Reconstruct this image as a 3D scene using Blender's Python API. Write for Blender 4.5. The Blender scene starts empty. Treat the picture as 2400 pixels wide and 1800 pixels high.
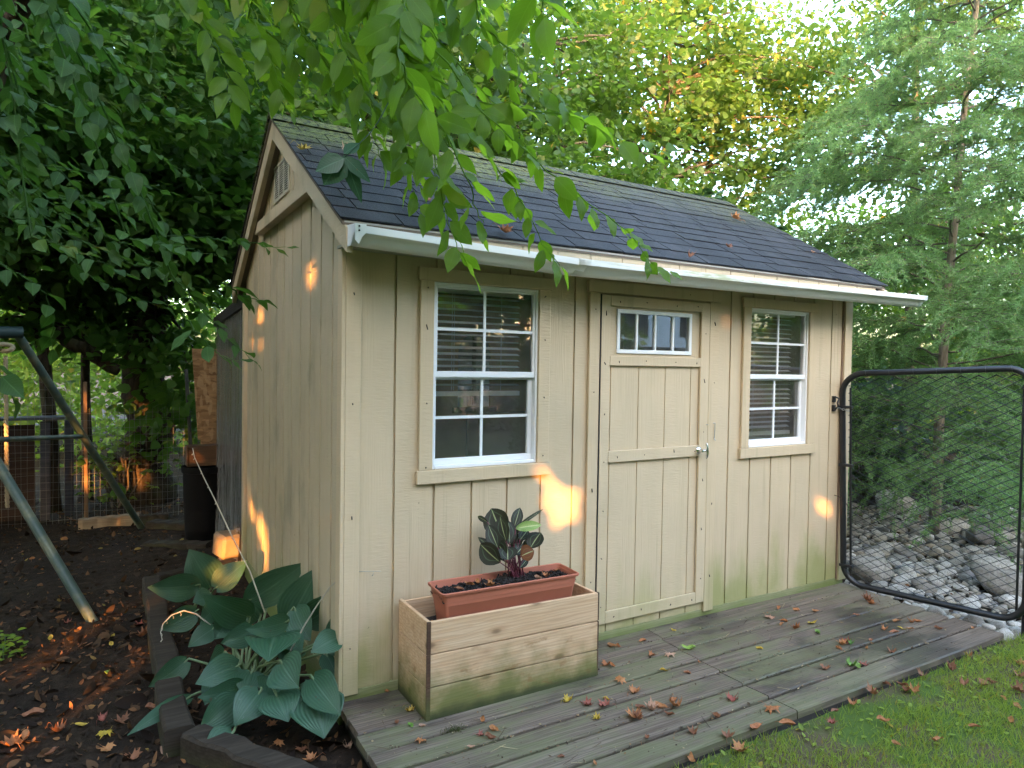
import bpy, math, random
import numpy as np
from mathutils import Vector

SC = bpy.context.scene
COL = SC.collection
rad = math.radians

# ------------------------------------------------------------------ camera
CAM = np.array([-0.9107, -3.0103, 1.5866])
YAW, PIT, ROL, FPX = 0.53445, -0.026857, 0.0156394, 1606.8
_f = np.array([math.sin(YAW)*math.cos(PIT), math.cos(YAW)*math.cos(PIT), math.sin(PIT)])
_r0 = np.array([math.cos(YAW), -math.sin(YAW), 0.0]); _u0 = np.cross(_r0, _f)
_r = _r0*math.cos(ROL)+_u0*math.sin(ROL); _u = -_r0*math.sin(ROL)+_u0*math.cos(ROL)
cam = bpy.data.objects.new('camera', bpy.data.cameras.new('camera')); COL.objects.link(cam)
cam.data.sensor_fit = 'HORIZONTAL'; cam.data.sensor_width = 36; cam.data.lens = 36*FPX/2400
cam.data.clip_start = 0.05; cam.data.clip_end = 500
from mathutils import Matrix
M4 = Matrix.Identity(4)
for i in range(3):
    M4[i][0] = _r[i]; M4[i][1] = _u[i]; M4[i][2] = -_f[i]; M4[i][3] = CAM[i]
cam.matrix_world = M4
SC.camera = cam

def ray(px, py): return _f + _r*(px-1200)/FPX - _u*(py-900)/FPX
def at(px, py, ax, v):                     # measured photo point on the plane axis = v
    d = ray(px, py); return CAM + d*((v-CAM[ax])/d[ax])
def deep(px, py, D): return CAM + ray(px, py)*D

# ------------------------------------------------------------------ light
SUN_D = np.array([0.52, 0.852, 0.0]); SUN_EL = rad(5.5)
SUN_D = SUN_D/np.linalg.norm(SUN_D); SUN_D = np.array([SUN_D[0]*math.cos(SUN_EL), SUN_D[1]*math.cos(SUN_EL), -math.sin(SUN_EL)])
world = bpy.data.worlds.new('World'); SC.world = world; world.use_nodes = True
wn = world.node_tree; bg = wn.nodes['Background']
sky = wn.nodes.new('ShaderNodeTexSky'); sky.sky_type = 'NISHITA'; sky.sun_disc = False
sky.sun_elevation = SUN_EL; sky.sun_rotation = math.atan2(-SUN_D[0], -SUN_D[1])
sky.air_density = 0.8; sky.dust_density = 5.0; sky.ozone_density = 1.0
wn.links.new(sky.outputs[0], bg.inputs[0]); bg.inputs[1].default_value = 0.15
sun = bpy.data.objects.new('sun', bpy.data.lights.new('sun', 'SUN')); COL.objects.link(sun)
sun.data.energy = 2.0; sun.data.angle = rad(0.5); sun.data.color = (0.44, 0.18, 0.042)
sun.rotation_euler = Vector(SUN_D).to_track_quat('-Z', 'Y').to_euler()
vs = SC.view_settings; vs.view_transform = 'Standard'; vs.look = 'None'; vs.gamma = 1.0; vs.use_curve_mapping = False
vs.exposure = 5.05
SC.cycles.max_bounces = 7; SC.cycles.diffuse_bounces = 4; SC.cycles.glossy_bounces = 3
SC.cycles.transmission_bounces = 5; SC.cycles.transparent_max_bounces = 12
SC.cycles.use_denoising = True; SC.cycles.use_adaptive_sampling = True; SC.cycles.adaptive_threshold = 0.02
SC.cycles.sample_clamp_indirect = 6

# ------------------------------------------------------------------ object helpers
class MB:
    def __init__(s): s.v = []; s.f = []; s.fa = []; s.n = 0; s.uv = []
    def add(s, v, f, uv=None):
        v = np.asarray(v, float).reshape(-1, 3)
        s.v.append(v); s.f += [tuple(int(i)+s.n for i in q) for q in f]; s.n += len(v)
        s.uv.append(np.zeros((len(v), 2)) if uv is None else np.asarray(uv, float)); return s
    def addn(s, v, f, uv=None):            # f numpy int array (M,k)
        s.v.append(v); s.fa.append(f+s.n); s.n += len(v)
        s.uv.append(np.zeros((len(v), 2)) if uv is None else uv); return s
    def box(s, x0, x1, y0, y1, z0, z1):
        v = [(x, y, z) for z in (z0, z1) for y in (y0, y1) for x in (x0, x1)]
        return s.add(v, [(0, 2, 3, 1), (4, 5, 7, 6), (0, 1, 5, 4), (2, 6, 7, 3), (0, 4, 6, 2), (1, 3, 7, 5)])
    def obox(s, c, ax, ay, az, hx, hy, hz):
        c, ax, ay, az = [np.asarray(q, float) for q in (c, ax, ay, az)]
        v = [c+ax*hx*i+ay*hy*j+az*hz*k for k in (-1, 1) for j in (-1, 1) for i in (-1, 1)]
        return s.add(v, [(0, 2, 3, 1), (4, 5, 7, 6), (0, 1, 5, 4), (2, 6, 7, 3), (0, 4, 6, 2), (1, 3, 7, 5)])
    def bar(s, a, b, w, h, up=(0, 0, 1)):
        a = np.asarray(a, float); b = np.asarray(b, float); d = b-a; L = np.linalg.norm(d); d = d/L
        sx = np.cross(d, np.asarray(up, float)); sx = sx/np.linalg.norm(sx); uu = np.cross(sx, d)
        return s.obox((a+b)/2, d, sx, uu, L/2, w/2, h/2)
    def prism(s, poly, axis, a, b):        # poly in the two other axes (in order), extruded along axis
        n = len(poly); o = [i for i in range(3) if i != axis]; v = np.zeros((2*n, 3))
        for k, t in enumerate((a, b)):
            for i, p in enumerate(poly):
                v[k*n+i][axis] = t; v[k*n+i][o[0]] = p[0]; v[k*n+i][o[1]] = p[1]
        return s.add(v, [tuple(range(n))[::-1], tuple(range(n, 2*n))]+[(i, (i+1) % n, n+(i+1) % n, n+i) for i in range(n)])
    def tube(s, pts, r, n=6, cap=True, squash=1.0):
        pts = np.asarray(pts, float); m = len(pts); r = np.broadcast_to(np.asarray(r, float), (m,))
        t = np.gradient(pts, axis=0); t /= np.linalg.norm(t, axis=1)[:, None]+1e-12
        a = np.array([0, 0, 1.0]) if abs(t[0][2]) < .9 else np.array([1.0, 0, 0])
        nx = np.cross(t[0], a); nx /= np.linalg.norm(nx); V = []
        for i in range(m):
            nx = nx-t[i]*(nx@t[i]); nx /= np.linalg.norm(nx)+1e-12; ny = np.cross(t[i], nx)
            for k in range(n):
                q = 2*math.pi*k/n; V.append(pts[i]+r[i]*(nx*math.cos(q)+ny*math.sin(q)*squash))
        F = [(i*n+k, i*n+(k+1) % n, (i+1)*n+(k+1) % n, (i+1)*n+k) for i in range(m-1) for k in range(n)]
        if cap: F += [tuple(range(n))[::-1], tuple(range((m-1)*n, m*n))]
        uv = [(k/n, i/(m-1)) for i in range(m) for k in range(n)]
        return s.add(V, F, uv)
    def lathe(s, prof, c, n=16):
        V = []; F = []
        for r, z in prof:
            for k in range(n):
                q = 2*math.pi*k/n; V.append((c[0]+r*math.cos(q), c[1]+r*math.sin(q), c[2]+z))
        for i in range(len(prof)-1):
            for k in range(n): F.append((i*n+k, i*n+(k+1) % n, (i+1)*n+(k+1) % n, (i+1)*n+k))
        return s.add(V, F)

ORG = {}
def mesh_from(name, mb, org, smooth):
    me = bpy.data.meshes.new(name); V = np.concatenate(mb.v)-np.asarray(org)
    if mb.fa and not mb.f:                 # large leaf meshes: straight from arrays
        Q = np.concatenate(mb.fa); nq = len(Q)
        me.vertices.add(len(V)); me.vertices.foreach_set('co', V.astype(np.float32).ravel())
        me.loops.add(nq*4); me.loops.foreach_set('vertex_index', Q.astype(np.int32).ravel())
        me.polygons.add(nq); me.polygons.foreach_set('loop_start', np.arange(0, nq*4, 4, dtype=np.int32))
        me.update(calc_edges=True)
    else:
        me.from_pydata(V.tolist(), [], mb.f+[tuple(q) for a in mb.fa for q in a.tolist()])
    UV = np.concatenate(mb.uv)
    if UV.any():
        li = np.zeros(len(me.loops), np.int32); me.loops.foreach_get('vertex_index', li)
        me.uv_layers.new(name='UVMap').data.foreach_set('uv', UV[li].ravel().astype(np.float32))
    if smooth is not None:
        me.polygons.foreach_set('use_smooth', np.ones(len(me.polygons), bool))
        if smooth < 180: me.set_sharp_from_angle(angle=rad(smooth))
    me.update(); return me
def build(name, mb, mat, parent=None, smooth=None, bevel=0, org=None):
    if parent is not None: o0 = ORG[parent.name]
    elif org is not None: o0 = np.asarray(org, float)
    else:
        V = np.concatenate(mb.v); o0 = np.array([V[:, 0].mean(), V[:, 1].mean(), V[:, 2].min()])
    me = mesh_from(name, mb, o0, smooth); me.materials.append(mat)
    o = bpy.data.objects.new(name, me); COL.objects.link(o); ORG[o.name] = o0
    if parent is not None: o.parent = parent
    else: o.location = o0
    if bevel:
        b = o.modifiers.new('bevel', 'BEVEL'); b.width = bevel; b.segments = 1; b.limit_method = 'ANGLE'
    return o
def tag(o, label=None, cat=None, group=None, kind=None):
    if label: o['label'] = label
    if cat: o['category'] = cat
    if group: o['group'] = group
    if kind: o['kind'] = kind
    return o
def thing(name, loc, label, cat, group=None):
    o = bpy.data.objects.new(name, None); COL.objects.link(o); o.location = loc; o.empty_display_size = .2
    ORG[o.name] = np.asarray(loc, float); return tag(o, label, cat, group)

# ------------------------------------------------------------------ material helpers
def ramp(nt, fac, stops, interp='LINEAR'):
    n = nt.nodes.new('ShaderNodeValToRGB'); n.color_ramp.interpolation = interp
    while len(n.color_ramp.elements) < len(stops): n.color_ramp.elements.new(.5)
    for e, (p, c) in zip(n.color_ramp.elements, stops):
        e.position = p; e.color = (c, c, c, 1) if isinstance(c, (int, float)) else (*c, 1)
    nt.links.new(fac, n.inputs[0]); return n.outputs[0]
class Mat:
    def __init__(s, name, rough=.6, spec=.5, metal=0):
        s.m = bpy.data.materials.new(name); s.m.use_nodes = True; s.nt = s.m.node_tree
        s.b = s.nt.nodes['Principled BSDF']; s.b.inputs['Roughness'].default_value = rough
        s.b.inputs['Specular IOR Level'].default_value = spec; s.b.inputs['Metallic'].default_value = metal
        s._co = None
    def n(s, t, **k):
        q = s.nt.nodes.new(t)
        for a, v in k.items(): setattr(q, a, v)
        return q
    def put(s, sock, v):
        if isinstance(v, bpy.types.NodeSocket): s.nt.links.new(v, sock)
        elif isinstance(v, tuple) and len(v) == 3 and sock.type == 'RGBA': sock.default_value = (*v, 1)
        else: sock.default_value = v
    @property
    def co(s):
        if s._co is None: s._co = s.n('ShaderNodeTexCoord').outputs['Object']
        return s._co
    def mp(s, scale=(1, 1, 1), rot=(0, 0, 0), src=None, loc=(0, 0, 0)):
        q = s.n('ShaderNodeMapping'); s.put(q.inputs[0], src or s.co); q.inputs['Scale'].default_value = scale
        q.inputs['Rotation'].default_value = rot; q.inputs['Location'].default_value = loc; return q.outputs[0]
    def noise(s, scale, vec=None, detail=3, rough=.55, dist=0):
        q = s.n('ShaderNodeTexNoise'); s.put(q.inputs['Vector'], vec or s.co); q.inputs['Scale'].default_value = scale
        q.inputs['Detail'].default_value = detail; q.inputs['Roughness'].default_value = rough; q.inputs['Distortion'].default_value = dist
        return q.outputs['Fac']
    def vor(s, scale, vec=None, out='Distance', feat='F1', rnd=1):
        q = s.n('ShaderNodeTexVoronoi'); q.feature = feat; s.put(q.inputs['Vector'], vec or s.co); q.inputs['Scale'].default_value = scale
        q.inputs['Randomness'].default_value = rnd; return q.outputs[out]
    def wave(s, scale, vec=None, dist=2, dscale=1, axis='X'):
        q = s.n('ShaderNodeTexWave'); q.bands_direction = axis; s.put(q.inputs['Vector'], vec or s.co)
        q.inputs['Scale'].default_value = scale; q.inputs['Distortion'].default_value = dist; q.inputs['Detail Scale'].default_value = dscale
        return q.outputs['Fac']
    def mix(s, fac, a, b, mode='MIX'):
        q = s.n('ShaderNodeMix', data_type='RGBA', blend_type=mode); s.put(q.inputs[0], fac)
        s.put(q.inputs[6], a); s.put(q.inputs[7], b); return q.outputs[2]
    def math(s, op, a, b=0.0, c=None, clamp=False):
        q = s.n('ShaderNodeMath', operation=op, use_clamp=clamp); s.put(q.inputs[0], a); s.put(q.inputs[1], b)
        if c is not None: s.put(q.inputs[2], c)
        return q.outputs[0]
    def rmp(s, v, a, b, lo=0.0, hi=1.0):
        q = s.n('ShaderNodeMapRange'); q.interpolation_type = 'SMOOTHSTEP'
        for i, x in enumerate((v, a, b, lo, hi)): s.put(q.inputs[i], x)
        return q.outputs[0]
    def xyz(s, src=None):
        q = s.n('ShaderNodeSeparateXYZ'); s.put(q.inputs[0], src or s.co); return q.outputs
    def isl(s): return s.n('ShaderNodeNewGeometry').outputs['Random Per Island']
    def orand(s): return s.n('ShaderNodeObjectInfo').outputs['Random']
    def col(s, c): s.put(s.b.inputs['Base Color'], c); return s
    def rough(s, r): s.put(s.b.inputs['Roughness'], r); return s
    def bump(s, h, strength=.4, dist=.003, prev=None):
        q = s.n('ShaderNodeBump'); q.inputs['Strength'].default_value = strength; q.inputs['Distance'].default_value = dist
        s.put(q.inputs['Height'], h)
        if prev is not None: s.put(q.inputs['Normal'], prev)
        s.put(s.b.inputs['Normal'], q.outputs[0]); return q.outputs[0]
    def leafy(s, color, tr, trcol=None):   # thin leaf: reflect + let light through
        t = s.n('ShaderNodeBsdfTranslucent'); s.put(t.inputs[0], trcol if trcol is not None else color)
        mx = s.n('ShaderNodeMixShader'); mx.inputs[0].default_value = tr
        s.nt.links.new(s.b.outputs[0], mx.inputs[1]); s.nt.links.new(t.outputs[0], mx.inputs[2])
        s.nt.links.new(mx.outputs[0], s.nt.nodes['Material Output'].inputs[0]); return s

def plain(name, c, rough=.6, spec=.5, metal=0, var=.12, scale=8, bump=0):
    m = Mat(name, rough, spec, metal); nz = m.noise(scale, detail=5)
    m.col(m.mix(nz, tuple(x*(1-var) for x in c), tuple(min(1, x*(1+var)) for x in c)))
    if bump: m.bump(m.noise(scale*6, detail=4), bump, .004)
    return m.m

def painted(name, base, algae=1.0, dirt=.25, side=False):
    m = Mat(name, .62, .35)
    P_ = m.xyz()
    ripple = m.noise(1, m.mp((16, 16, 95)), 3, .6)
    grain = m.noise(1, m.mp((120, 120, 4)), 3, .6)
    sel = m.rmp(m.noise(1, m.mp((5, 5, 1.1)), 2), .46, .58)
    hgt = m.mix(sel, ripple, grain)
    n1 = m.noise(2.2, detail=6, rough=.65); n2 = m.noise(1, m.mp((9, 9, 1.2)), 4)
    c = m.mix(m.math('MULTIPLY', m.rmp(n1, .35, .8), dirt), base, (base[0]*.62, base[1]*.62, base[2]*.58))
    c = m.mix(m.math('MULTIPLY', m.rmp(n2, .45, .75), .22), c, (base[0]*.72, base[1]*.74, base[2]*.66))
    if side:
        c = m.mix(m.math('MULTIPLY', m.rmp(m.noise(3.1, m.mp((1, 1, .6)), 5), .52, .72), .4), c, (.17, .16, .11))
    if algae:
        # green film creeping up from the damp deck, patchy, a stain with its own shape
        edge = m.math('ADD', P_[2], m.math('MULTIPLY', m.math('SUBTRACT', m.noise(1, m.mp((6, 6, 1.5)), 4), .5), .9))
        a = m.math('MULTIPLY', m.rmp(edge, .5, .08), m.rmp(m.noise(3.5, detail=4), .3, .6, .45, 1))
        c = m.mix(m.math('MULTIPLY', a, .75*algae), c, (.245, .27, .075))
    st = m.math('MULTIPLY', m.rmp(m.noise(1, m.mp((26, 26, .8)), 3), .56, .72), m.rmp(m.noise(1.3, detail=3), .45, .6)); c = m.mix(m.math('MULTIPLY', st, .3), c, (base[0]*.5, base[1]*.5, base[2]*.42))
    sp = m.math('MULTIPLY', m.rmp(m.vor(9), .045, .03), m.rmp(m.noise(2.7), .55, .6))
    c = m.mix(m.math('MULTIPLY', sp, .75), c, (.06, .05, .04))
    m.col(c); m.bump(hgt, .55, .0035); return m.m

def woodmat(name, c1, c2, scale=(1, 1, 1), green=0, gz=(.0, .3), gcol=(.07, .10, .025), rough=.75, knots=True, wet=0, isl=True, gnoise=3.0):
    """grain runs along local X after scaling"""
    m = Mat(name, rough, .3)
    off = m.n('ShaderNodeVectorMath', operation='ADD'); m.put(off.inputs[0], m.co)
    cx = m.n('ShaderNodeCombineXYZ'); r = m.isl() if isl else m.orand()
    for i, k in enumerate((37., 91., 53.)): m.put(cx.inputs[i], m.math('MULTIPLY', r, k))
    m.put(off.inputs[1], cx.outputs[0]); v = off.outputs[0]
    vs_ = m.mp(scale, src=v)
    g = m.noise(1, m.mp((2.2, 42, 42), src=vs_), 5, .65, .6)
    w = m.wave(9, m.mp((.35, 2.3, 2.3), src=vs_), 7, 1.2, 'Z')
    c = m.mix(m.rmp(g, .32, .72), c1, c2)
    c = m.mix(m.math('MULTIPLY', m.rmp(w, .6, 1), .4), c, tuple(x*.66 for x in c1))
    if knots:
        kd = m.vor(1, m.mp((4.2, 9, 9), src=vs_))
        k = m.rmp(kd, .17, .07); halo = m.rmp(kd, .34, .12)
        c = m.mix(m.math('MULTIPLY', halo, .35), c, (c1[0]*.6, c1[1]*.45, c1[2]*.3)); c = m.mix(m.math('MULTIPLY', k, .8), c, (.09, .045, .02))
    c = m.mix(m.math('MULTIPLY', m.math('SUBTRACT', r, .5), .5, clamp=False) if False else m.math('MULTIPLY', r, .35), c, tuple(x*.6 for x in c1))
    if wet:
        c = m.mix(m.math('MULTIPLY', m.rmp(m.noise(1.6, m.mp((.7, 1.4, 1), src=m.co), 5, .6), .5, .66), wet), c, (.030, .026, .022))
    if green:
        z = m.xyz()[2]; e = m.math('ADD', z, m.math('MULTIPLY', m.math('SUBTRACT', m.noise(gnoise, detail=5, rough=.6), .5), (gz[1]-gz[0])*1.9))
        c = m.mix(m.math('MULTIPLY', m.rmp(e, gz[1], gz[0]), green), c, gcol)
    if name == 'pine_boards':
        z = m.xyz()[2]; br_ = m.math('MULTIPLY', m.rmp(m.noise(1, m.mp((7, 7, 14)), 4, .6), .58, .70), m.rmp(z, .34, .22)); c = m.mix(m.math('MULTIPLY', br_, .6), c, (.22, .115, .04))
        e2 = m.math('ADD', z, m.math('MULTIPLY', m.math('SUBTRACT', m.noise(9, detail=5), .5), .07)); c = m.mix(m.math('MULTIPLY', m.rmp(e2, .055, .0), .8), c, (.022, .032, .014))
    m.col(c); m.bump(m.math('ADD', g, m.math('MULTIPLY', w, .3)), .5, .002); return m.m

def leafmat(name, c1, c2, tr=.35, trc=None, rough=.45, yellow=0, spec=.35, uvvein=False, dead=None):
    m = Mat(name, rough, spec); r = m.isl()
    st = [(0, c1), (1, c2)]
    if yellow: st = [(0, c1), (1-yellow-.02, c2), (1-yellow, (.36, .26, .03)), (1, (.42, .22, .03))]
    c = ramp(m.nt, r, st)
    c = m.mix(m.math('MULTIPLY', m.noise(.8, detail=2), .5), c, tuple(x*.55 for x in c1))
    t = trc or tuple(min(1, x*2.4) for x in c2)
    tc = m.mix(.55, c, t)
    if uvvein:
        uv = m.n('ShaderNodeTexCoord').outputs['UV']; X = m.xyz(uv)
        au = m.math('ABSOLUTE', m.math('SUBTRACT', X[0], .5))
        mid = m.rmp(au, .035, .012)
        sv = m.math('SINE', m.math('MULTIPLY', m.math('SUBTRACT', X[1], m.math('MULTIPLY', au, .55)), 62))
        vein = m.math('MAXIMUM', mid, m.math('MULTIPLY', m.rmp(sv, .82, 1), .45))
        c = m.mix(m.math('MULTIPLY', vein, .5), c, tuple(min(1, x*2.1) for x in c2)); tc = m.mix(m.math('MULTIPLY', vein, .4), tc, tuple(x*.5 for x in t))
        m.bump(m.math('MULTIPLY', vein, -1), .4, .002)
        hole = m.rmp(m.noise(46, m.mp((1, 1, 1)), 2), .71, .73)
        c = m.mix(m.math('MULTIPLY', hole, .6), c, (.14, .09, .03))
    m.col(c); m.leafy(c, tr, tc); return m.m

# ------------------------------------------------------------------ leaf meshes
OV = [(0, .03), (.14, .6), (.38, 1.0), (.68, .72), (.88, .3), (1, .0)]          # ovate, pointed
HEX = [(0, .04), (.42, 1.0), (1, .03)]                                           # far leaves
BRD = [(0, .25), (.2, .95), (.5, 1.0), (.8, .55), (1, .0)]
def unit(a): return a/(np.linalg.norm(a, axis=-1, keepdims=True)+1e-9)
def leaves(mb, base, axis, nrm, L, W, prof=HEX, droop=.15, fold=.12, rng=np.random, wav=0.0):
    """N leaves at once: rows x (left, mid, right) grid, drooping along the length, folded on the midrib"""
    N = len(base); base = np.asarray(base, float); axis = unit(np.asarray(axis, float)); nrm = np.asarray(nrm, float)
    side = unit(np.cross(axis, nrm)); nrm = unit(np.cross(side, axis))
    L = np.broadcast_to(L, (N,))[:, None]; W = np.broadcast_to(W, (N,))[:, None]
    dr = np.broadcast_to(droop, (N,))[:, None]; K = len(prof); V = np.zeros((N, K*3, 3)); UV = np.zeros((N, K*3, 2))
    for i, (t, w) in enumerate(prof):
        mid = base+axis*L*t-nrm*L*dr*t*t
        wv = (nrm*W*wav*np.sin(t*8+np.arange(N)*2.4)[:, None], nrm*W*wav*np.sin(t*9+1.5+np.arange(N)*3.1)[:, None]) if wav else (0, 0)
        e = side*W*.5*w+nrm*W*fold*w+wv[0]*w
        V[:, 3*i] = mid-side*W*.5*w+nrm*W*fold*w+wv[1]*w; V[:, 3*i+1] = mid; V[:, 3*i+2] = mid+e
        UV[:, 3*i] = (.5-.5*w, t); UV[:, 3*i+1] = (.5, t); UV[:, 3*i+2] = (.5+.5*w, t)
    q = []
    for i in range(K-1):
        a = 3*i
        q += [(a, a+1, a+4, a+3), (a+1, a+2, a+5, a+4)]
    q = np.array(q); F = (q[None]+(np.arange(N)*K*3)[:, None, None]).reshape(-1, 4)
    return mb.addn(V.reshape(-1, 3), F, UV.reshape(-1, 2))

def needles(mb, base, axis, nrm, L, w):
    axis = unit(axis); side = unit(np.cross(axis, nrm))*w*.5; t = base+axis*np.asarray(L)[:, None]; N = len(base)
    V = np.stack([base-side, base+side, t+side*.3, t-side*.3], 1).reshape(-1, 3); return mb.addn(V, np.arange(N*4).reshape(-1, 4))
def rdir(rng, n, flat=1.0):
    v = rng.normal(size=(n, 3)); v[:, 2] *= flat; return unit(v)
def tri_grid(poly_fn): pass

# ------------------------------------------------------------------ materials
PAINT = (.570, .450, .300)
M_SIDE = painted('beige_siding', PAINT); M_LEFT = painted('weathered_siding', (.53, .435, .295), .7, .35, True)
M_TRIM = painted('beige_trim', (.585, .458, .302), .6)
M_DOOR = painted('beige_door', (.59, .467, .312), .55)
M_SOFF = plain('raw_board', (.16, .12, .085), .8)
M_WHITE = plain('white_vinyl', (.78, .79, .80), .35, var=.04)
M_GUT = Mat('gutter_white', .35, .5)
_z = M_GUT.rmp(M_GUT.noise(1, M_GUT.mp((2.6, 2, 30)), 5, .7), .42, .60)
_x = M_GUT.rmp(M_GUT.xyz()[0], .9, 1.6)
_x2 = M_GUT.rmp(M_GUT.xyz()[0], 3.5, 3.0)
_zz = M_GUT.rmp(M_GUT.xyz()[2], 2.066, 2.084)
M_GUT.col(M_GUT.mix(M_GUT.math('MULTIPLY', M_GUT.math('MULTIPLY', _z, _zz), M_GUT.math('MULTIPLY', _x, M_GUT.math('ADD', M_GUT.math('MULTIPLY', _x2, .65), .15))), (.78, .79, .78), (.36, .38, .17)))
M_GUT = M_GUT.m
M_CHROME = Mat('chrome', .12, .5, 1).col((.75, .76, .78)).m
M_STEEL = Mat('steel_wire', .4, .5, .9).col((.45, .45, .45)).m
M_BLACK = plain('black_paint', (.012, .013, .016), .38, .5, var=.2, scale=30, bump=.15)
M_BLKP = plain('black_plastic', (.010, .010, .011), .5)
M_GLASS = Mat('window_glass', .02)
def _glass(m, tint=(.93, .95, .94)):
    t = m.n('ShaderNodeBsdfTransparent'); t.inputs[0].default_value = (*tint, 1)
    g = m.n('ShaderNodeBsdfGlossy'); g.inputs['Roughness'].default_value = .015; g.inputs[0].default_value = (1, 1, 1, 1)
    fr = m.n('ShaderNodeFresnel'); fr.inputs[0].default_value = 1.55
    df = m.n('ShaderNodeBsdfDiffuse'); df.inputs[0].default_value = (.55, .53, .50, 1); mf = m.n('ShaderNodeMixShader'); m.put(mf.inputs[0], m.rmp(m.noise(3.5, detail=6, rough=.7), .3, .8, .05, .14)); m.nt.links.new(t.outputs[0], mf.inputs[1]); m.nt.links.new(df.outputs[0], mf.inputs[2])
    x = m.n('ShaderNodeMixShader'); m.put(x.inputs[0], m.math('MULTIPLY', fr.outputs[0], 2.6, clamp=True))
    m.nt.links.new(mf.outputs[0], x.inputs[1]); m.nt.links.new(g.outputs[0], x.inputs[2])
    m.nt.links.new(x.outputs[0], m.nt.nodes['Material Output'].inputs[0]); return m.m
M_GLASS = _glass(M_GLASS)
M_BLIND = plain('blind_slat', (.78, .75, .70), .45)
M_INT = plain('bare_osb_wall', (.42, .27, .14), .8, var=.3, scale=5)
M_FLOOR = plain('shed_floor', (.12, .09, .06), .8)

def shingle_mat():
    m = Mat('asphalt_shingle', .78, .28); r = m.isl(); P_ = m.xyz()
    gran = m.noise(420, detail=2); big = m.noise(2.5, detail=4)
    c = m.mix(r, (.010, .010, .012), (.023, .024, .029)); c = m.mix(m.rmp(gran, .35, .7), c, (.043, .044, .050))
    c = m.mix(m.math('MULTIPLY', m.rmp(big, .42, .62), .6), c, (.014, .014, .016)); c = m.mix(m.math('MULTIPLY', m.rmp(m.noise(1, m.mp((7, 1.2, 1.2)), 4), .5, .72), .4), c, (.075, .075, .078))
    up = m.math('ADD', P_[2], m.math('MULTIPLY', m.math('SUBTRACT', m.noise(2.2, m.mp((.8, 1, 1)), 4), .5), .5))
    moss = m.math('MULTIPLY', m.rmp(up, 2.66, 2.92), m.rmp(m.noise(34, detail=5, rough=.75), .40, .54))
    lf = m.rmp(P_[0], 2.6, .6, .30, 1.0)
    moss = m.math('MULTIPLY', moss, lf)
    c = m.mix(m.math('MULTIPLY', moss, .9), c, (.165, .19, .065))
    sp = m.math('MULTIPLY', m.rmp(m.noise(85, detail=2), .66, .70), m.rmp(up, 2.25, 2.75))
    c = m.mix(m.math('MULTIPLY', sp, .7), c, (.22, .25, .13))
    m.col(c); m.bump(m.math('ADD', gran, m.math('MULTIPLY', moss, 2.0)), .55, .003); return m.m
M_SHING = shingle_mat()

# ------------------------------------------------------------------ ground
def litter_soil():
    m = Mat('dark_soil', .95, .15)
    a = m.noise(14, detail=8, rough=.7); b = m.noise(2.0, detail=4)
    c = ramp(m.nt, a, [(.25, (.010, .007, .005)), (.5, (.032, .021, .013)), (.68, (.064, .040, .024)), (.8, (.12, .072, .042))])
    c = m.mix(m.rmp(b, .4, .7), c, m.mix(.6, c, (.022, .016, .013)))
    m.col(c); m.bump(m.noise(30, detail=8, rough=.75), 1.0, .02); return m.m
M_SOIL = litter_soil()
rg = np.random.default_rng(5)
g = MB(); n = 60
xs = np.concatenate([np.linspace(-90, -6, 14), np.linspace(-5.5, 9, 88), np.linspace(9.6, 90, 14)])
ys = np.concatenate([np.linspace(-90, -6, 14), np.linspace(-5.5, 9, 88), np.linspace(9.6, 90, 14)])
X, Y = np.meshgrid(xs, ys)
def ground_z(x, y):
    z = -.055-.045*np.clip((y-2.2)/3, 0, 1)+.012*np.sin(x*3.1+1.3)*np.sin(y*2.7)+.008*np.sin(x*7.7)*np.cos(y*8.3+1)
    z = z-.05*np.clip(1-np.abs(x-1.8)/2.2, 0, 1)*np.clip((y+1.3)*3, 0, 1)*np.clip((2.6-y)*3, 0, 1)
    return z
Z = ground_z(X, Y)+rg.normal(size=X.shape)*.006
nx_, ny_ = len(xs), len(ys)
F = [(j*nx_+i, j*nx_+i+1, (j+1)*nx_+i+1, (j+1)*nx_+i) for j in range(ny_-1) for i in range(nx_-1)]
g.add(np.stack([X, Y, Z], -1).reshape(-1, 3), F)
tag(build('ground', g, M_SOIL, smooth=180, org=(0, 0, 0)), kind='structure')

m = Mat('lawn_soil', .95, .1)
m.col(m.mix(m.rmp(m.noise(3.2, detail=6), .42, .62), (.060, .095, .020), (.085, .066, .038))); m.bump(m.noise(40, detail=6), .8, .01)
g = MB()
xs = np.linspace(-6, 14, 120); ys = np.concatenate([np.linspace(-14, -4.2, 12), np.linspace(-4, -1.086, 40)])
X, Y = np.meshgrid(xs, ys)
def lawn_z(x, y): return .020+.012*np.sin(x*2.3+.6)*np.sin(y*3.1)+.008*np.sin(x*6.1)*np.sin(y*5.3+2)
g.add(np.stack([X, Y, lawn_z(X, Y)], -1).reshape(-1, 3), [(j*len(xs)+i, j*len(xs)+i+1, (j+1)*len(xs)+i+1, (j+1)*len(xs)+i) for j in range(len(ys)-1) for i in range(len(xs)-1)])
tag(build('lawn', g, m.m, smooth=180, org=(0, -3, 0)), kind='structure')
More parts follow.
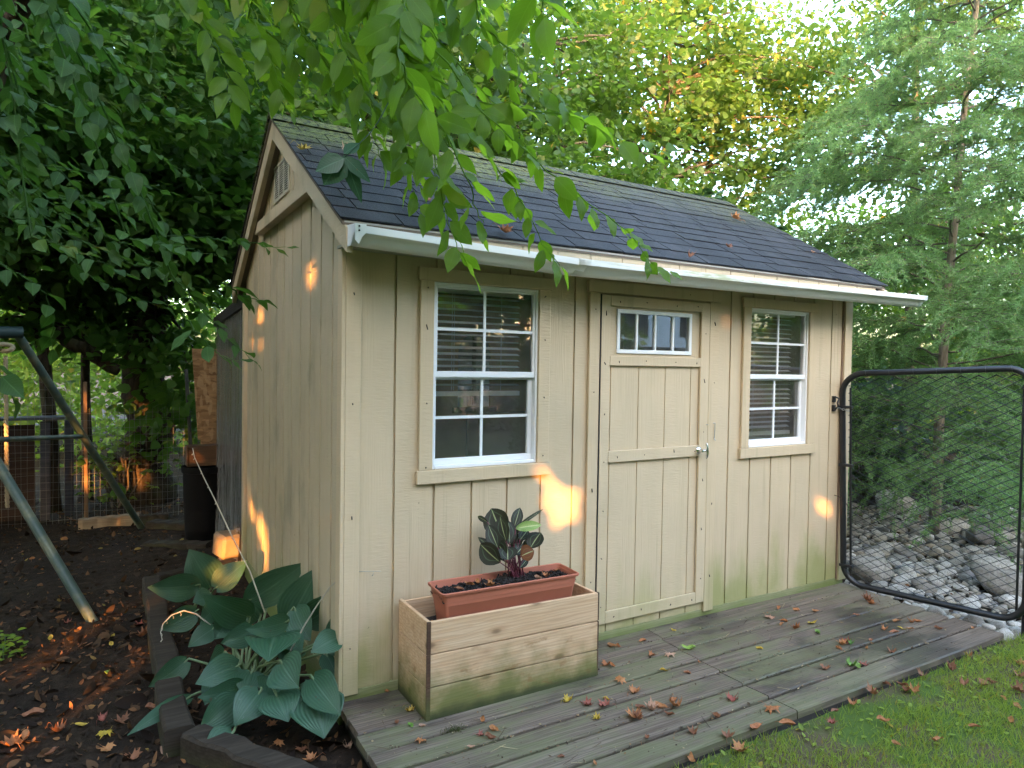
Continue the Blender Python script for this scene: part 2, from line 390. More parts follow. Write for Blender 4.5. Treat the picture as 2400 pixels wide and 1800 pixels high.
# grass blades (stuff)
N = 60000
gx = rg.uniform(.2, 4.9, N); gy = -1.088-rg.beta(1, 1.6, N)*2.2
bare0 = np.exp(-((gx-1.95)/.38)**2-((gy+1.22)/.13)**2)+.8*np.exp(-((gx-2.6)/.3)**2-((gy+1.17)/.08)**2)
bare = 1.4*bare0+np.sin(gx*3.3+1)*np.sin(gy*5.1+.4)+.6*np.sin(gx*8.1)*np.sin(gy*9.7+1)
keep = (bare < .72) | (rg.uniform(size=N) < .25)
edge = (gy > -1.17) & (rg.uniform(size=N) < .35)
keep &= ~edge
gx, gy = gx[keep], gy[keep]; N = len(gx)
clump = .6+.5*np.sin(gx*11+2)*np.sin(gy*13)+.35*rg.normal(size=N)
base = np.stack([gx, gy, lawn_z(gx, gy)-.004], -1)
ax = rdir(rg, N); ax[:, 2] = np.abs(ax[:, 2])+rg.uniform(.25, 1.5, N); ax = unit(ax)
mb = MB(); leaves(mb, base, ax, rdir(rg, N, .3), np.clip(.028+.017*clump, .014, .065), rg.uniform(.0022, .0042, N), [(0, 1), (.55, .75), (1, .05)], rg.uniform(0, .5, N), .1)
# broad-leaved weeds in the turf
W_ = 700; wx = rg.uniform(.3, 4.6, W_); wy = -1.1-rg.beta(1, 1.6, W_)*1.6
ax = rdir(rg, W_, .25); ax[:, 2] = np.abs(ax[:, 2])+.2
leaves(mb, np.stack([wx, wy, lawn_z(wx, wy)+.008], -1), ax, np.tile([0, 0, 1.0], (W_, 1))+rg.normal(size=(W_, 3))*.3, rg.uniform(.018, .04, W_), rg.uniform(.010, .02, W_), BRD, .2, .1)
M_GRASS = leafmat('grass_blades', (.16, .23, .03), (.29, .38, .06), .4, (.50, .62, .07), .6, yellow=.07)
tag(build('lawn_grass', mb, M_GRASS, org=(2, -2, 0)), 'short patchy green lawn in front of the deck', 'grass', kind='stuff')

# ------------------------------------------------------------------ shed
S = .2032
EY, EZ, RY, RZ = -.205, 2.193, 1.25, 3.052; SL = (RZ-EZ)/(RY-EY); BY = 2*RY-EY
D_ = 2.49; LX = 3.683
def roofz(y): return RZ-abs(y-RY)*SL
shed = thing('garden_shed', (0, 0, 0), 'beige board garden shed with steep dark shingle roof, two windows and a plank door', 'shed')

def cells(x0, x1, grooves, gw, holes):
    xs = {x0, x1}
    for q in grooves: xs |= {q-gw/2, q+gw/2}
    for h in holes: xs |= {h[0], h[1]}
    xs = sorted(q for q in xs if x0 <= q <= x1)
    for a, b in zip(xs[:-1], xs[1:]):
        if b-a < 1e-5: continue
        mid = (a+b)/2; yield a, b, any(abs(mid-q) < gw/2 for q in grooves), [h for h in holes if h[0] < mid < h[1]]
gf = [.2394+S*k for k in range(-1, 6)]; gr = [2.4586+S*k for k in range(0, 6)]
W1 = (.43, 1.022, 1.083, 1.98); W2 = (2.632, 3.215, 1.083, 1.98); DO = (1.42, 2.257, .10, 1.99)
w = MB()
for a, b, gro, hs in cells(.0, LX, [q for q in gf+gr if 0.05 < q < LX-.05], .012, [W1, W2, DO]):
    zi = [(.10, 2.25)]
    for h in hs:
        nz = []
        for lo, hi in zi:
            if h[2]-lo > 1e-4: nz.append((lo, h[2]))
            if hi-h[3] > 1e-4: nz.append((h[3], hi))
        zi = nz
    for lo, hi in zi: w.box(a, b, .012 if gro else 0, .018, lo, hi)
build('wall', w, M_SIDE, shed)
# gable wall seen on the left
gl = [.1853+S*k for k in range(0, 11)]
w = MB()
for X0, sgn in ((0, 1), (LX, -1)):
    for a, b, gro, hs in cells(.016, D_, gl+[RY-1e-6], .020, []):
        if a < RY < b: continue
        x0 = X0+sgn*(.019 if gro else 0); x1 = X0+sgn*.022
        za, zb = roofz(a)-.055, roofz(b)-.055
        w.prism([(a, .10), (b, .10), (b, zb), (a, za)], 0, min(x0, x1), max(x0, x1))
    w.prism([(RY-.006, .1), (RY+.006, .1), (RY+.006, RZ-.06), (RY-.006, RZ-.06)], 0, min(X0+sgn*.002, X0+sgn*.016), max(X0+sgn*.002, X0+sgn*.016))
    build('gable_wall', w, M_LEFT, shed); w = MB()
# rear wall with an arched window opening (seen through the front window)
w = MB(); AX, AR, AZ0, AZ1 = 1.94, .165, 1.21, 1.70
w.box(.02, AX-AR, D_-.02, D_, .1, 2.2); w.box(AX+AR, LX-.02, D_-.02, D_, .1, 2.2); w.box(AX-AR, AX+AR, D_-.02, D_, .1, AZ0)
arc = [(AX+AR*math.cos(t), AZ1+AR*math.sin(t)) for t in np.linspace(0, math.pi, 13)]
for p, q in zip(arc[:-1], arc[1:]): w.prism([q, p, (p[0], 2.2), (q[0], 2.2)], 1, D_-.02, D_)
build('rear_wall', w, M_INT, shed)
w = MB(); w.box(.02, LX-.02, .02, D_-.02, .07, .10); build('floor', w, M_FLOOR, shed)
# skirt board, green with algae
w = MB(); w.box(.004, LX-.01, -.004, .02, .045, .0985); w.box(-.002, .02, .02, D_, -.06, .0985)
M_SKIRT = woodmat('treated_skirt', (.24, .25, .12), (.32, .31, .17), green=.85, gz=(.0, .12), gcol=(.15, .19, .04), knots=False, isl=False)
build('skirt_board', w, M_SKIRT, shed, bevel=.002)
# corner trim
for x0, x1, y0, y1, z0, z1 in ((.0, .072, -.019, -.0005, .085, 2.11), (3.602, LX+.002, -.019, -.0005, .085, 2.11), (-.018, -.0005, -.019, .045, .085, 2.155), (-.026, -.0005, 2.425, 2.50, .05, 2.03)):
    w = MB(); w.box(x0, x1, y0, y1, z0, z1); build('corner_trim', w, M_TRIM, shed, bevel=.0025)
w = MB(); w.box(3.588, 3.601, -.008, -.0006, .09, 2.1); build('trim_side_strip', w, plain('bare_brown_wood', (.20, .13, .08), .8), shed)  # dark brown strip along the inner edge of the right corner trim

def window(parent, x0, x1, z0, z1, mx_, has_blind_to):
    """casing boards, white vinyl double hung frame, muntins, panes, blind"""
    c = MB()
    c.box(x0-.083, x1+.076, -.022, -.0008, z1+.002, z1+.064)
    c.box(x0-.073, x0-.003, -.019, -.0008, z0-.001, z1+.0015); c.box(x1-.002, x1+.068, -.019, -.0008, z0-.001, z1+.0015)
    c.box(x0-.083, x1+.08, -.024, -.0008, z0-.066, z0-.0015)
    win = build('window', MB().box(x0, x1, .0165, .06, z0-.02, z0).box(x0, x1, .0165, .06, z1, z1+.02).box(x0-.02, x0, .0165, .06, z0-.02, z1+.02).box(x1, x1+.02, .0165, .06, z0-.02, z1+.02), M_WHITE, parent)
    build('casing', c, M_TRIM, win, bevel=.0025)
    f = MB(); t = .014; zm = (z0+z1)/2+.005
    f.box(x0, x0+t, -.004, .05, z0, z1); f.box(x1-t, x1, -.004, .05, z0, z1); f.box(x0+t, x1-t, -.004, .05, z1-t, z1); f.box(x0+t, x1-t, -.006, .05, z0, z0+.016)
    # upper sash in front, lower sash set back
    ux0, ux1 = x0+t, x1-t
    f.box(ux0, ux1, .004, .024, zm-.012, zm+.018); f.box(ux0, ux1, .006, .024, z1-t-.012, z1-t); f.box(ux0, ux0+.012, .006, .024, zm+.018, z1-t-.012); f.box(ux1-.012, ux1, .006, .024, zm+.018, z1-t-.012)
    f.box(ux0, ux1, .024, .045, z0+.016, z0+.045); f.box(ux0, ux1, .0255, .045, zm-.022, zm-.0125); f.box(ux0, ux0+.016, .026, .045, z0+.045, zm-.022); f.box(ux1-.024, ux1, .026, .045, z0+.045, zm-.022)
    fr = build('window_frame', f, M_WHITE, win, bevel=.002)
    u = MB(); zq = (zm+z1)/2; zl = z0+.245
    u.box(mx_-.007, mx_+.007, .010, .0165, zm+.018, z1-t-.012); u.box(ux0+.012, mx_-.007, .010, .0165, zq-.007, zq+.007); u.box(mx_+.007, ux1-.012, .010, .0165, zq-.007, zq+.007)
    u.box(mx_-.007, mx_+.007, .030, .0365, z0+.045, zm-.022); u.box(ux0+.016, mx_-.007, .030, .0365, zl-.007, zl+.007); u.box(mx_+.007, ux1-.024, .030, .0365, zl-.007, zl+.007)
    build('muntin', u, M_WHITE, win)
    p = MB(); p.add([(ux0+.012, .018, zm+.018), (ux1-.012, .018, zm+.018), (ux1-.012, .018, z1-t-.012), (ux0+.012, .018, z1-t-.012)], [(0, 1, 2, 3)])
    p.add([(ux0+.016, .038, z0+.045), (ux1-.024, .038, z0+.045), (ux1-.024, .038, zm-.022), (ux0+.016, .038, zm-.022)], [(0, 1, 2, 3)])
    build('pane', p, M_GLASS, win)
    b = MB(); z = z1-.05; k = 0
    while z > has_blind_to:
        tilt = .0105+.002*math.sin(k*1.7); b.add([(x0+.03, .085, z-tilt), (x1-.055, .085, z-tilt+.002), (x1-.055, .110, z+tilt*.2), (x0+.03, .110, z+tilt*.2)], [(0, 1, 2, 3)]); z -= .0315; k += 1
    b.box(x0+.03, x1-.055, .083, .112, z-.028, z-.004); b.box(x0+.02, x1-.04, .075, .118, z1-.035, z1-.005)
    for xx in (x0+.14, x1-.17, x0+.152): b.tube([(xx, .084, z), (xx, .084, z1-.03)], .0012, 4)
    build('blind', b, M_BLIND, win)
    return win
window(shed, *W1, .714, 1.475); window(shed, *W2, .5*(W2[0]+W2[1]), 1.19)
w = MB(); q = np.array([(AX, D_-.01, AZ0+.02), (AX, D_-.01, AZ1+AR-.02)]); w.bar(q[0], q[1], .03, .02, (0, 1, 0)); w.box(AX-AR-.05, AX+AR+.05, D_-.06, D_-.02, AZ0-.05, AZ0)
for t in (.25, .5, .75): w.box(AX-AR, AX+AR, D_-.014, D_-.006, AZ0+t*.6-.006, AZ0+t*.6+.006)
build('rear_window_bars', w, plain('dark_bar', (.03, .022, .016), .7), shed)

# door
dx0, dx1, dz0, dz1 = 1.424, 2.2545, .152, 1.985
c = MB(); c.box(1.345, 1.4155, -.019, -.0008, .10, 1.9935); c.box(1.333, 2.345, -.023, -.0008, 1.9945, 2.058); c.box(2.2585, 2.338, -.019, -.0008, .088, 1.9935)
build('door_casing', c, M_TRIM, shed, bevel=.0025)
pn = MB()
for z0, z1 in ((.10, dz0-.004),):
    for a, b, gro, hs in cells(1.42, 2.257, [1.505, 1.708, 1.912, 2.118], .008, []): pn.box(a, b, .006 if gro else -.001, .014, z0, z1)
build('threshold', pn, M_SIDE, shed)
pn = MB()
for z0, z1 in ((.219, 1.055), (1.12, 1.595)):
    for a, b, gro, hs in cells(1.486, 2.184, [1.505, 1.708, 1.912, 2.118], .008, []): pn.box(a, b, .002 if gro else -.004, .012, z0, z1)
pn.box(1.486, 1.540, -.004, .012, 1.65, 1.925); pn.box(2.113, 2.184, -.004, .012, 1.65, 1.925); pn.box(1.54, 2.113, -.004, .012, 1.65, 1.664); pn.box(1.54, 2.113, -.004, .012, 1.914, 1.925)
door = build('door', pn, M_DOOR, shed)
for a, b in ((dx0, 1.486), (2.184, dx1)): build('stile', MB().box(a, b, -.021, -.0045, dz0, dz1), M_DOOR, door, bevel=.0022)
r_ = MB()
for z0, z1, p in ((1.9255, dz1, .0), (1.595, 1.65, .0), (1.055, 1.12, .001), (dz0, .219, .0)):
    build('rail', MB().box(1.4863, 2.1837, -.0212-p, -.0045, z0, z1), M_DOOR, door, bevel=.0022)
f = MB(); tx0, tx1, tz0, tz1 = 1.54, 2.113, 1.665, 1.913
f.box(tx0, tx1, -.014, .02, tz0, tz0+.022); f.box(tx0, tx1, -.014, .02, tz1-.022, tz1); f.box(tx0, tx0+.022, -.013, .02, tz0+.022, tz1-.022); f.box(tx1-.022, tx1, -.013, .02, tz0+.022, tz1-.022)
for q in (1.687, 1.826, 1.965): f.box(q-.008, q+.008, -.010, .006, tz0+.022, tz1-.022)
tf = build('transom_frame', f, M_WHITE, door, bevel=.0018)
p = MB().add([(tx0+.02, .0, tz0+.02), (tx1-.02, .0, tz0+.02), (tx1-.02, .0, tz1-.02), (tx0+.02, .0, tz1-.02)], [(0, 1, 2, 3)]); build('transom_pane', p, M_GLASS, door)
h = MB().tube([(1.4195, -.02, dz0), (1.4195, -.02, dz1)], .0035, 6); build('piano_hinge', h, plain('dark_hinge', (.05, .05, .055), .4, metal=.6), door)
h = MB(); h.lathe([(0, 0), (.022, .0), (.024, .006), (.020, .014), (.010, .018), (.009, .04), (0, .04)], (0, 0, 0), 16)
for v in h.v: v[:] = np.stack([v[:, 0]+2.172, -v[:, 2]-.022, v[:, 1]+1.091], -1)
h.tube([(2.172, -.052, 1.091), (2.206, -.060, 1.091)], [.008, .007], 8)
h.tube([(2.206, -.060, 1.136), (2.206, -.066, 1.11), (2.207, -.067, 1.085), (2.212, -.062, 1.06), (2.214, -.055, 1.043)], [.006, .0085, .009, .008, .004], 8)
build('door_handle', h, M_CHROME, door, smooth=60)
h = MB().tube([(2.300, -.02, 1.252), (2.308, -.03, 1.253), (2.312, -.026, 1.245), (2.311, -.024, 1.16), (2.306, -.028, 1.152), (2.316, -.03, 1.147)], .0022, 6)
h.tube([(2.240, -.02, 1.245), (2.243, -.032, 1.247), (2.249, -.03, 1.243)], .0018, 5)
build('hook_latch', h, M_STEEL, shed)
w = MB()
for (x, z) in ((3.507, 1.385), (3.507, 1.322)): w.box(x-.012, x+.012, -.016, -.0005, z-.022, z+.022)
w.tube([(3.500, -.018, 1.405), (3.520, -.04, 1.39), (3.498, -.042, 1.36), (3.519, -.035, 1.335), (3.505, -.018, 1.31)], .006, 7)
build('gate_catch', w, M_BLKP, shed, smooth=50)
w = MB()
for k in range(6):
    a = np.array([3.512+k*.017, -.035-.006*k, 1.322-.004*k]); w.tube([a+np.array([.018*math.cos(t), .006*math.sin(t)*(k % 2), .006*math.sin(t)*(1-k % 2)])+np.array([.017, 0, 0]) for t in np.linspace(0, 2*math.pi, 10)], .0022, 5, cap=False)
build('chain', w, M_STEEL, shed)
w = MB().tube([(3.555, -.0, .70), (3.558, -.03, .695), (3.57, -.045, .685), (3.60, -.055, .66), (3.64, -.06, .61)], .0025, 5); build('wire_hook', w, plain('rusty_wire', (.05, .03, .02), .7), shed)

# gable dressing
for side, X0 in ((-1, 0.0), (1, LX)):
    xo, xi = X0+side*.066, X0+side*.036
    w = MB(); b0, b1 = min(xo, xi), max(xo, xi); T = .115; dz = .034
    w.prism([(EY-.022, EZ-dz-.014-T+.01), (RY, RZ-dz-T), (RY, RZ-dz), (EY-.022, EZ-dz-.014)], 0, b0, b1)
    w.prism([(RY, RZ-dz-T), (BY+.02, EZ-dz-.014-T+.01), (BY+.02, EZ-dz-.014), (RY, RZ-dz)], 0, b0, b1)
    build('rake_board', w, M_TRIM if side > 0 else M_LEFT, shed, bevel=.003)
    w = MB(); s0, s1 = (X0-.0355, X0-.0005) if side < 0 else (X0+.0005, X0+.0355); T = .09
    w.prism([(EY, EZ-dz-T), (RY, RZ-dz-T), (RY, RZ-dz-.01), (EY, EZ-dz-.01)], 0, s0, s1)
    w.prism([(RY, RZ-dz-T), (BY, EZ-dz-T), (BY, EZ-dz-.01), (RY, RZ-dz-.01)], 0, s0, s1)
    build('rake_block', w, M_SOFF, shed)
w = MB().prism([(.40, 2.435), (1.86, 2.435), (1.77, 2.508), (.505, 2.508)], 0, -.052, -.0005); build('gable_beam', w, M_LEFT, shed, bevel=.003)
w = MB(); vy0, vy1, vz0, vz1 = 1.078, 1.478, 2.572, 2.795
w.box(-.010, -.0008, vy0, vy1, vz0, vz0+.016); w.box(-.010, -.0008, vy0, vy1, vz1-.016, vz1)
for k in range(4):
    yk = vy0+k*(vy1-vy0-.022)/3; w.box(-.009, -.0012, yk, yk+.022, vz0+.016, vz1-.016)
vent = build('gable_vent', w, plain('vent_metal', (.46, .44, .36), .5), shed, bevel=.0015)
w = MB().box(-.0022, -.0014, vy0+.02, vy1-.02, vz0+.014, vz1-.014); build('vent_shade_sheet', w, plain('vent_shade_black', (.006, .006, .006), .9), vent)  # near-black sheet standing in for the dark hollow behind the louvers
w = MB()
for k in range(3):
    y0 = vy0+.022+k*(vy1-vy0-.022)/3; y1 = y0+(vy1-vy0-.022)/3-.022
    for j in range(14):
        z = vz0+.020+j*.0132; w.box(-.0075, -.0045, y0, y1, z, z+.0055)
build('louver', w, plain('louver_metal', (.40, .39, .32), .5), vent)

# roof deck, shingles, ridge caps
roof = MB(); nn = np.array([0, -SL, 1])/math.hypot(1, SL)
for sgn in (1, -1):
    y0, y1 = (EY, RY) if sgn > 0 else (RY, BY)
    a, b = roofz(y0)-.016, roofz(y1)-.016
    roof.prism([(y0, a-.02), (y1, b-.02), (y1, b), (y0, a)], 0, -.075, LX+.075)
roof = build('roof', roof, M_SOFF, shed)
rng = np.random.default_rng(3)
sh = MB(); SLn = math.hypot(RY-EY, RZ-EZ); ROWS = 13; ex = SLn/ROWS
for sgn in (1, -1):
    for k in range(ROWS):
        s0 = k*ex-(.012 if k == 0 else 0); s1 = min((k+1)*ex+.025, SLn)
        x = -.086-rng.uniform(0, .3); odd = rng.uniform(-.01, .01)
        while x < LX+.086:
            wd = .305; xa, xb = max(x, -.086), min(x+wd-.008, LX+.086)
            if xb-xa > .02:
                jz = rng.uniform(0, .0045); js = rng.uniform(-.006, .006)
                def pt(xx, s_, up):
                    yy = EY+(RY-EY)*s_/SLn; zz = EZ+(RZ-EZ)*s_/SLn
                    if sgn < 0: yy = 2*RY-yy; n2 = np.array([0, SL, 1])/math.hypot(1, SL)
                    else: n2 = nn
                    return np.array([xx, yy, zz-.006])+n2*up
                lo, hi = .0028+jz, .0005
                V = [pt(xa, s0+js, lo), pt(xb, s0+js+rng.uniform(-.002, .002), lo), pt(xb, s1, hi), pt(xa, s1, hi), pt(xa, s0+js, lo-.007), pt(xb, s0+js, lo-.007), pt(xb, s1, hi-.004), pt(xa, s1, hi-.004)]
                sh.add(V, [(0, 1, 2, 3), (4, 5, 1, 0), (4, 0, 3, 7), (1, 5, 6, 2)])
            x += wd
build('shingles', sh, M_SHING, roof)
cap = MB(); x = -.088
while x < LX+.08:
    x1 = min(x+.20, LX+.088)
    for sgn in (1, -1):
        yy = RY-sgn*.13; zz = RZ-.13*SL
        cap.add([(x, RY, RZ+.008), (x1, RY, RZ+.004), (x1, yy, zz+.005), (x, yy, zz+.010), (x, yy, zz+.004), (x, RY, RZ+.0)], [(0, 1, 2, 3) if sgn < 0 else (3, 2, 1, 0), (0, 3, 4, 5)])
    x += .135
build('ridge_cap', cap, M_SHING, roof)
w = MB()
for a, b, gro, hs in cells(-.036, LX-.03, [.19+S*k for k in range(0, 8)]+[1.816+S*k for k in range(0, 9)], .007, []):
    w.box(a, b, -.196 if gro else -.200, -.186, 2.085, 2.172)
build('fascia', w, M_TRIM, shed)
w = MB().box(-.066, LX+.03, -.207, -.2005, 2.1675, 2.1755); w.box(-.036, LX, -.1858, -.0008, 2.088, 2.10)
build('drip_edge', w, plain('drip_metal', (.36, .33, .27), .5), shed)

# gutter: K profile swept along x with the sag of the photo
def gutter_piece(x0, x1, zfun, grow=0.0, n=24):
    prof = [(-.2085, .014), (-.2085, -.066), (-.262, -.068-grow), (-.278, -.060-grow), (-.290, -.044), (-.302, -.034), (-.316-grow, -.030), (-.320-grow, -.026), (-.3215-grow, -.004), (-.3215-grow, .002), (-.313-grow, .003), (-.313-grow, -.003)]
    mb = MB(); xs = np.linspace(x0, x1, n); V = []
    for q in xs: V += [(q, y, z+zfun(q)) for y, z in prof]
    K = len(prof); F = [(i*K+k, i*K+k+1, (i+1)*K+k+1, (i+1)*K+k) for i in range(n-1) for k in range(K-1)]
    return mb.add(V, F)
gz = lambda x: np.interp(x, [-.06, .5, 1.08, 2.0, 2.9, 4.08], [2.138, 2.119, 2.103, 2.104, 2.109, 2.119])
gp = gutter_piece(-.056, 1.10, gz); gut = build('gutter', gp, M_GUT, shed, smooth=35)
gs = gut.modifiers.new('thick', 'SOLIDIFY'); gs.thickness = .0016; gs.offset = 0
g2 = build('gutter_section', gutter_piece(1.045, 4.075, lambda x: gz(x)+.001, .003, 40), M_GUT, gut, smooth=35)
gs = g2.modifiers.new('thick', 'SOLIDIFY'); gs.thickness = .0016; gs.offset = 0
w = MB(); z = 2.138
w.prism([(-.2085, z+.016), (-.3245, z+.006), (-.3245, z-.028), (-.304, z-.036), (-.292, z-.048), (-.279, z-.064), (-.262, z-.075), (-.2085, z-.071)], 0, -.0585, -.0565)
w.box(-.0585, -.012, -.3262, -.3248, z-.028, z+.006)
w.prism([(-.0585, z-.028), (-.012, z-.028), (-.03, z-.046), (-.042, z-.075), (-.0585, z-.06)], 1, -.3262, -.3248)
ec = build('gutter_end_cap', w, M_GUT, gut)
w = MB()
for zz in (z-.004, z-.021): w.tube([(-.042, -.3264, zz), (-.042, -.3295, zz)], .004, 8)
build('screw', w, plain('dark_screw', (.03, .02, .015), .5, metal=.5), gut)
w = MB(); z = float(gz(4.075)); w.prism([(-.2085, z+.014), (-.3215, z+.002), (-.320, z-.026), (-.302, z-.034), (-.290, z-.044), (-.262, z-.068), (-.2085, z-.066)], 0, 4.0752, 4.0765); build('gutter_end_cap', w, M_GUT, gut)
# nail heads on the trims and door
rg2 = np.random.default_rng(9); M_NAIL = plain('nail_head', (.07, .055, .045), .6)
nails = [(1.455, z) for z in np.arange(.25, 1.95, .27)]+[(2.22, z) for z in np.arange(.3, 1.95, .3)]+[(x, z) for x in (1.55, 1.75, 1.98, 2.15) for z in (1.955, 1.622, 1.088, .185)]+[(.392, z) for z in (1.1, 1.4, 1.75, 1.95)]+[(1.055, z) for z in (1.12, 1.42, 1.72, 1.95)]+[(.035, z) for z in (.3, .9, 1.4, 1.9)]+[(1.38, z) for z in (.4, .9, 1.45, 1.9)]+[(2.3, z) for z in (.3, .75, 1.5, 1.85)]
for x, z in nails: build('nail_head', MB().tube([(x+rg2.normal()*.004, -.0205, z+rg2.normal()*.01), (x, -.0232, z)], .0028, 6), M_NAIL, shed)

# things inside the shed, glimpsed through the glass
t = MB(); q = np.linspace(0, math.pi, 12); V = []
for i, xx in enumerate(np.linspace(.75, 1.5, 9)):
    s = math.sin((i+.6)/9.2*math.pi)**.5
    for a in q: V.append((xx+.03*math.cos(a*5), 1.0-.38*s*math.cos(a), .1+.86*s*math.sin(a)**.6+.03*math.sin(3*a+i)))
t.add(V, [(i*12+k, i*12+k+1, (i+1)*12+k+1, (i+1)*12+k) for i in range(8) for k in range(11)])
tag(build('covered_mower', t, plain('dark_cover', (.008, .008, .010), .85), smooth=180), 'dark covered machine standing inside the shed behind the left window', 'machine')
t = MB().tube([(1.32, .45, .10), (1.52, .75, 1.42)], .016, 8); t.tube([(1.52, .75, 1.42), (1.57, .70, 1.46)], .02, 8)
tag(build('broom', t, plain('red_handle', (.14, .012, .014), .5), smooth=60), 'broom with red handle leaning inside the shed behind the left window', 'broom')
t = MB().bar((1.55, 1.3, .1), (1.55, 1.3, 1.25), .55, .03, (0, 1, 0)); tag(build('leaning_panel', t, plain('grey_panel', (.20, .17, .13), .7), bevel=.004), 'pale panel leaning inside the shed behind the left window', 'panel')
t = MB().box(2.55, 3.2, .35, .75, .1, 1.06); t.box(2.53, 3.22, .33, .77, 1.06, 1.09); t.box(2.75, 3.1, .40, .62, 1.09, 1.20)
tag(build('work_bench', t, plain('bench_paint', (.42, .42, .38), .5), bevel=.004), 'pale cabinet inside the shed behind the right window', 'cabinet')

# ------------------------------------------------------------------ deck
DZ = .06; P0 = -.006; PW = .1525
M_DECK = woodmat('weathered_deck', (.115, .098, .078), (.195, .172, .140), rough=.8, wet=.72, knots=True)
dm = bpy.data.materials['weathered_deck']
def deck_green():
    m = Mat('deck_boards', .8, .3)
    off = m.n('ShaderNodeVectorMath', operation='ADD'); m.put(off.inputs[0], m.co); cx = m.n('ShaderNodeCombineXYZ'); r = m.isl()
    for i, k in enumerate((37., 91., 53.)): m.put(cx.inputs[i], m.math('MULTIPLY', r, k))
    m.put(off.inputs[1], cx.outputs[0]); v = off.outputs[0]
    g1 = m.noise(1, m.mp((1.6, 46, 46), src=v), 6, .7, .5); w1 = m.wave(8, m.mp((.28, 2.6, 2.6), src=v), 8, 1.3, 'Y')
    c = m.mix(m.rmp(g1, .3, .72), (.092, .066, .046), (.228, .178, .138))
    c = m.mix(m.math('MULTIPLY', m.rmp(w1, .55, 1), .45), c, (.050, .037, .028))
    c = m.mix(m.math('MULTIPLY', r, .5), c, (.080, .058, .042))
    wet = m.rmp(m.noise(1.5, m.mp((.8, 1.6, 1)), 5, .6), .50, .64)
    c = m.mix(m.math('MULTIPLY', wet, .7), c, (.026, .023, .021))
    X = m.xyz()
    # algae: heavier on the damp left end and along the wall
    lft = m.rmp(m.math('ADD', X[0], m.math('MULTIPLY', X[1], -.35)), 1.9, .2); wl = m.math('MULTIPLY', m.rmp(X[1], -.22, -.02), .8)
    am = m.math('MAXIMUM', lft, wl)
    pat = m.rmp(m.noise(1, m.mp((2.4, 7, 5), src=v), 6, .7), .40, .62)
    c = m.mix(m.math('MULTIPLY', m.math('MULTIPLY', am, pat), .62), c, m.mix(m.noise(3), (.085, .100, .036), (.165, .165, .085)))
    sand = m.math('MULTIPLY', m.rmp(X[1], -.24, -.05), m.math('MULTIPLY', m.rmp(X[0], 1.4, 2.0), m.rmp(m.noise(5, detail=6, rough=.7), .35, .55)))
    c = m.mix(m.math('MULTIPLY', sand, .65), c, (.22, .195, .15))
    gr = m.rmp(m.noise(160, detail=2), .68, .72); c = m.mix(m.math('MULTIPLY', gr, .35), c, (.05, .042, .034))
    m.col(c); m.rough(m.math('SUBTRACT', .85, m.math('MULTIPLY', wet, .35)))
    m.bump(m.math('ADD', g1, m.math('MULTIPLY', w1, .35)), .6, .0025); return m.m
M_DECK = deck_green()
deck = thing('wooden_deck', (1.8, -.53, -.05), 'low weathered grey plank deck in front of the shed door', 'deck')
w = MB(); rg3 = np.random.default_rng(21)
for k in range(7):
    y1 = P0-k*PW-.006; y0 = y1-PW+.0135
    j = (1.80, 1.775, 1.765, 1.76, 1.75, 1.75, 1.752)[k]; e0 = -.02-.004*k+rg3.normal()*.004; e1 = 3.645-.006*k+rg3.normal()*.008
    tl = rg3.normal()*.0015
    for a, b in ((e0, j-.003), (j+.003, e1)):
        n = 12; xs = np.linspace(a, b, n); V = []
        for i, q in enumerate(xs):
            dzz = .0018*math.sin(q*2.1+k*1.9)+tl
            V += [(q, y0, DZ-.036), (q, y0, DZ-.007+dzz), (q, y0+.006, DZ+dzz), (q, y1-.006, DZ-dzz), (q, y1, DZ-.007-dzz), (q, y1, DZ-.036)]
        F = [(i*6+c_, i*6+(c_+1) % 6, (i+1)*6+(c_+1) % 6, (i+1)*6+c_) for i in range(n-1) for c_ in range(6)]
        F += [(0, 1, 2, 3, 4, 5)[::-1], tuple((n-1)*6+c_ for c_ in range(6))]
        w.add(V, F)
build('deck_board', w, M_DECK, deck)
w = MB().box(.01, 3.60, -1.062, -1.03, -.06, .022); w.box(.01, .045, -1.03, -.02, -.06, .022); w.box(3.56, 3.60, -1.03, -.02, -.06, .022)
for q in (.6, 1.2, 1.8, 2.4, 3.0): w.box(q, q+.038, -1.03, -.02, -.06, .022)
build('joist', w, plain('dark_joist', (.035, .03, .024), .9), deck)

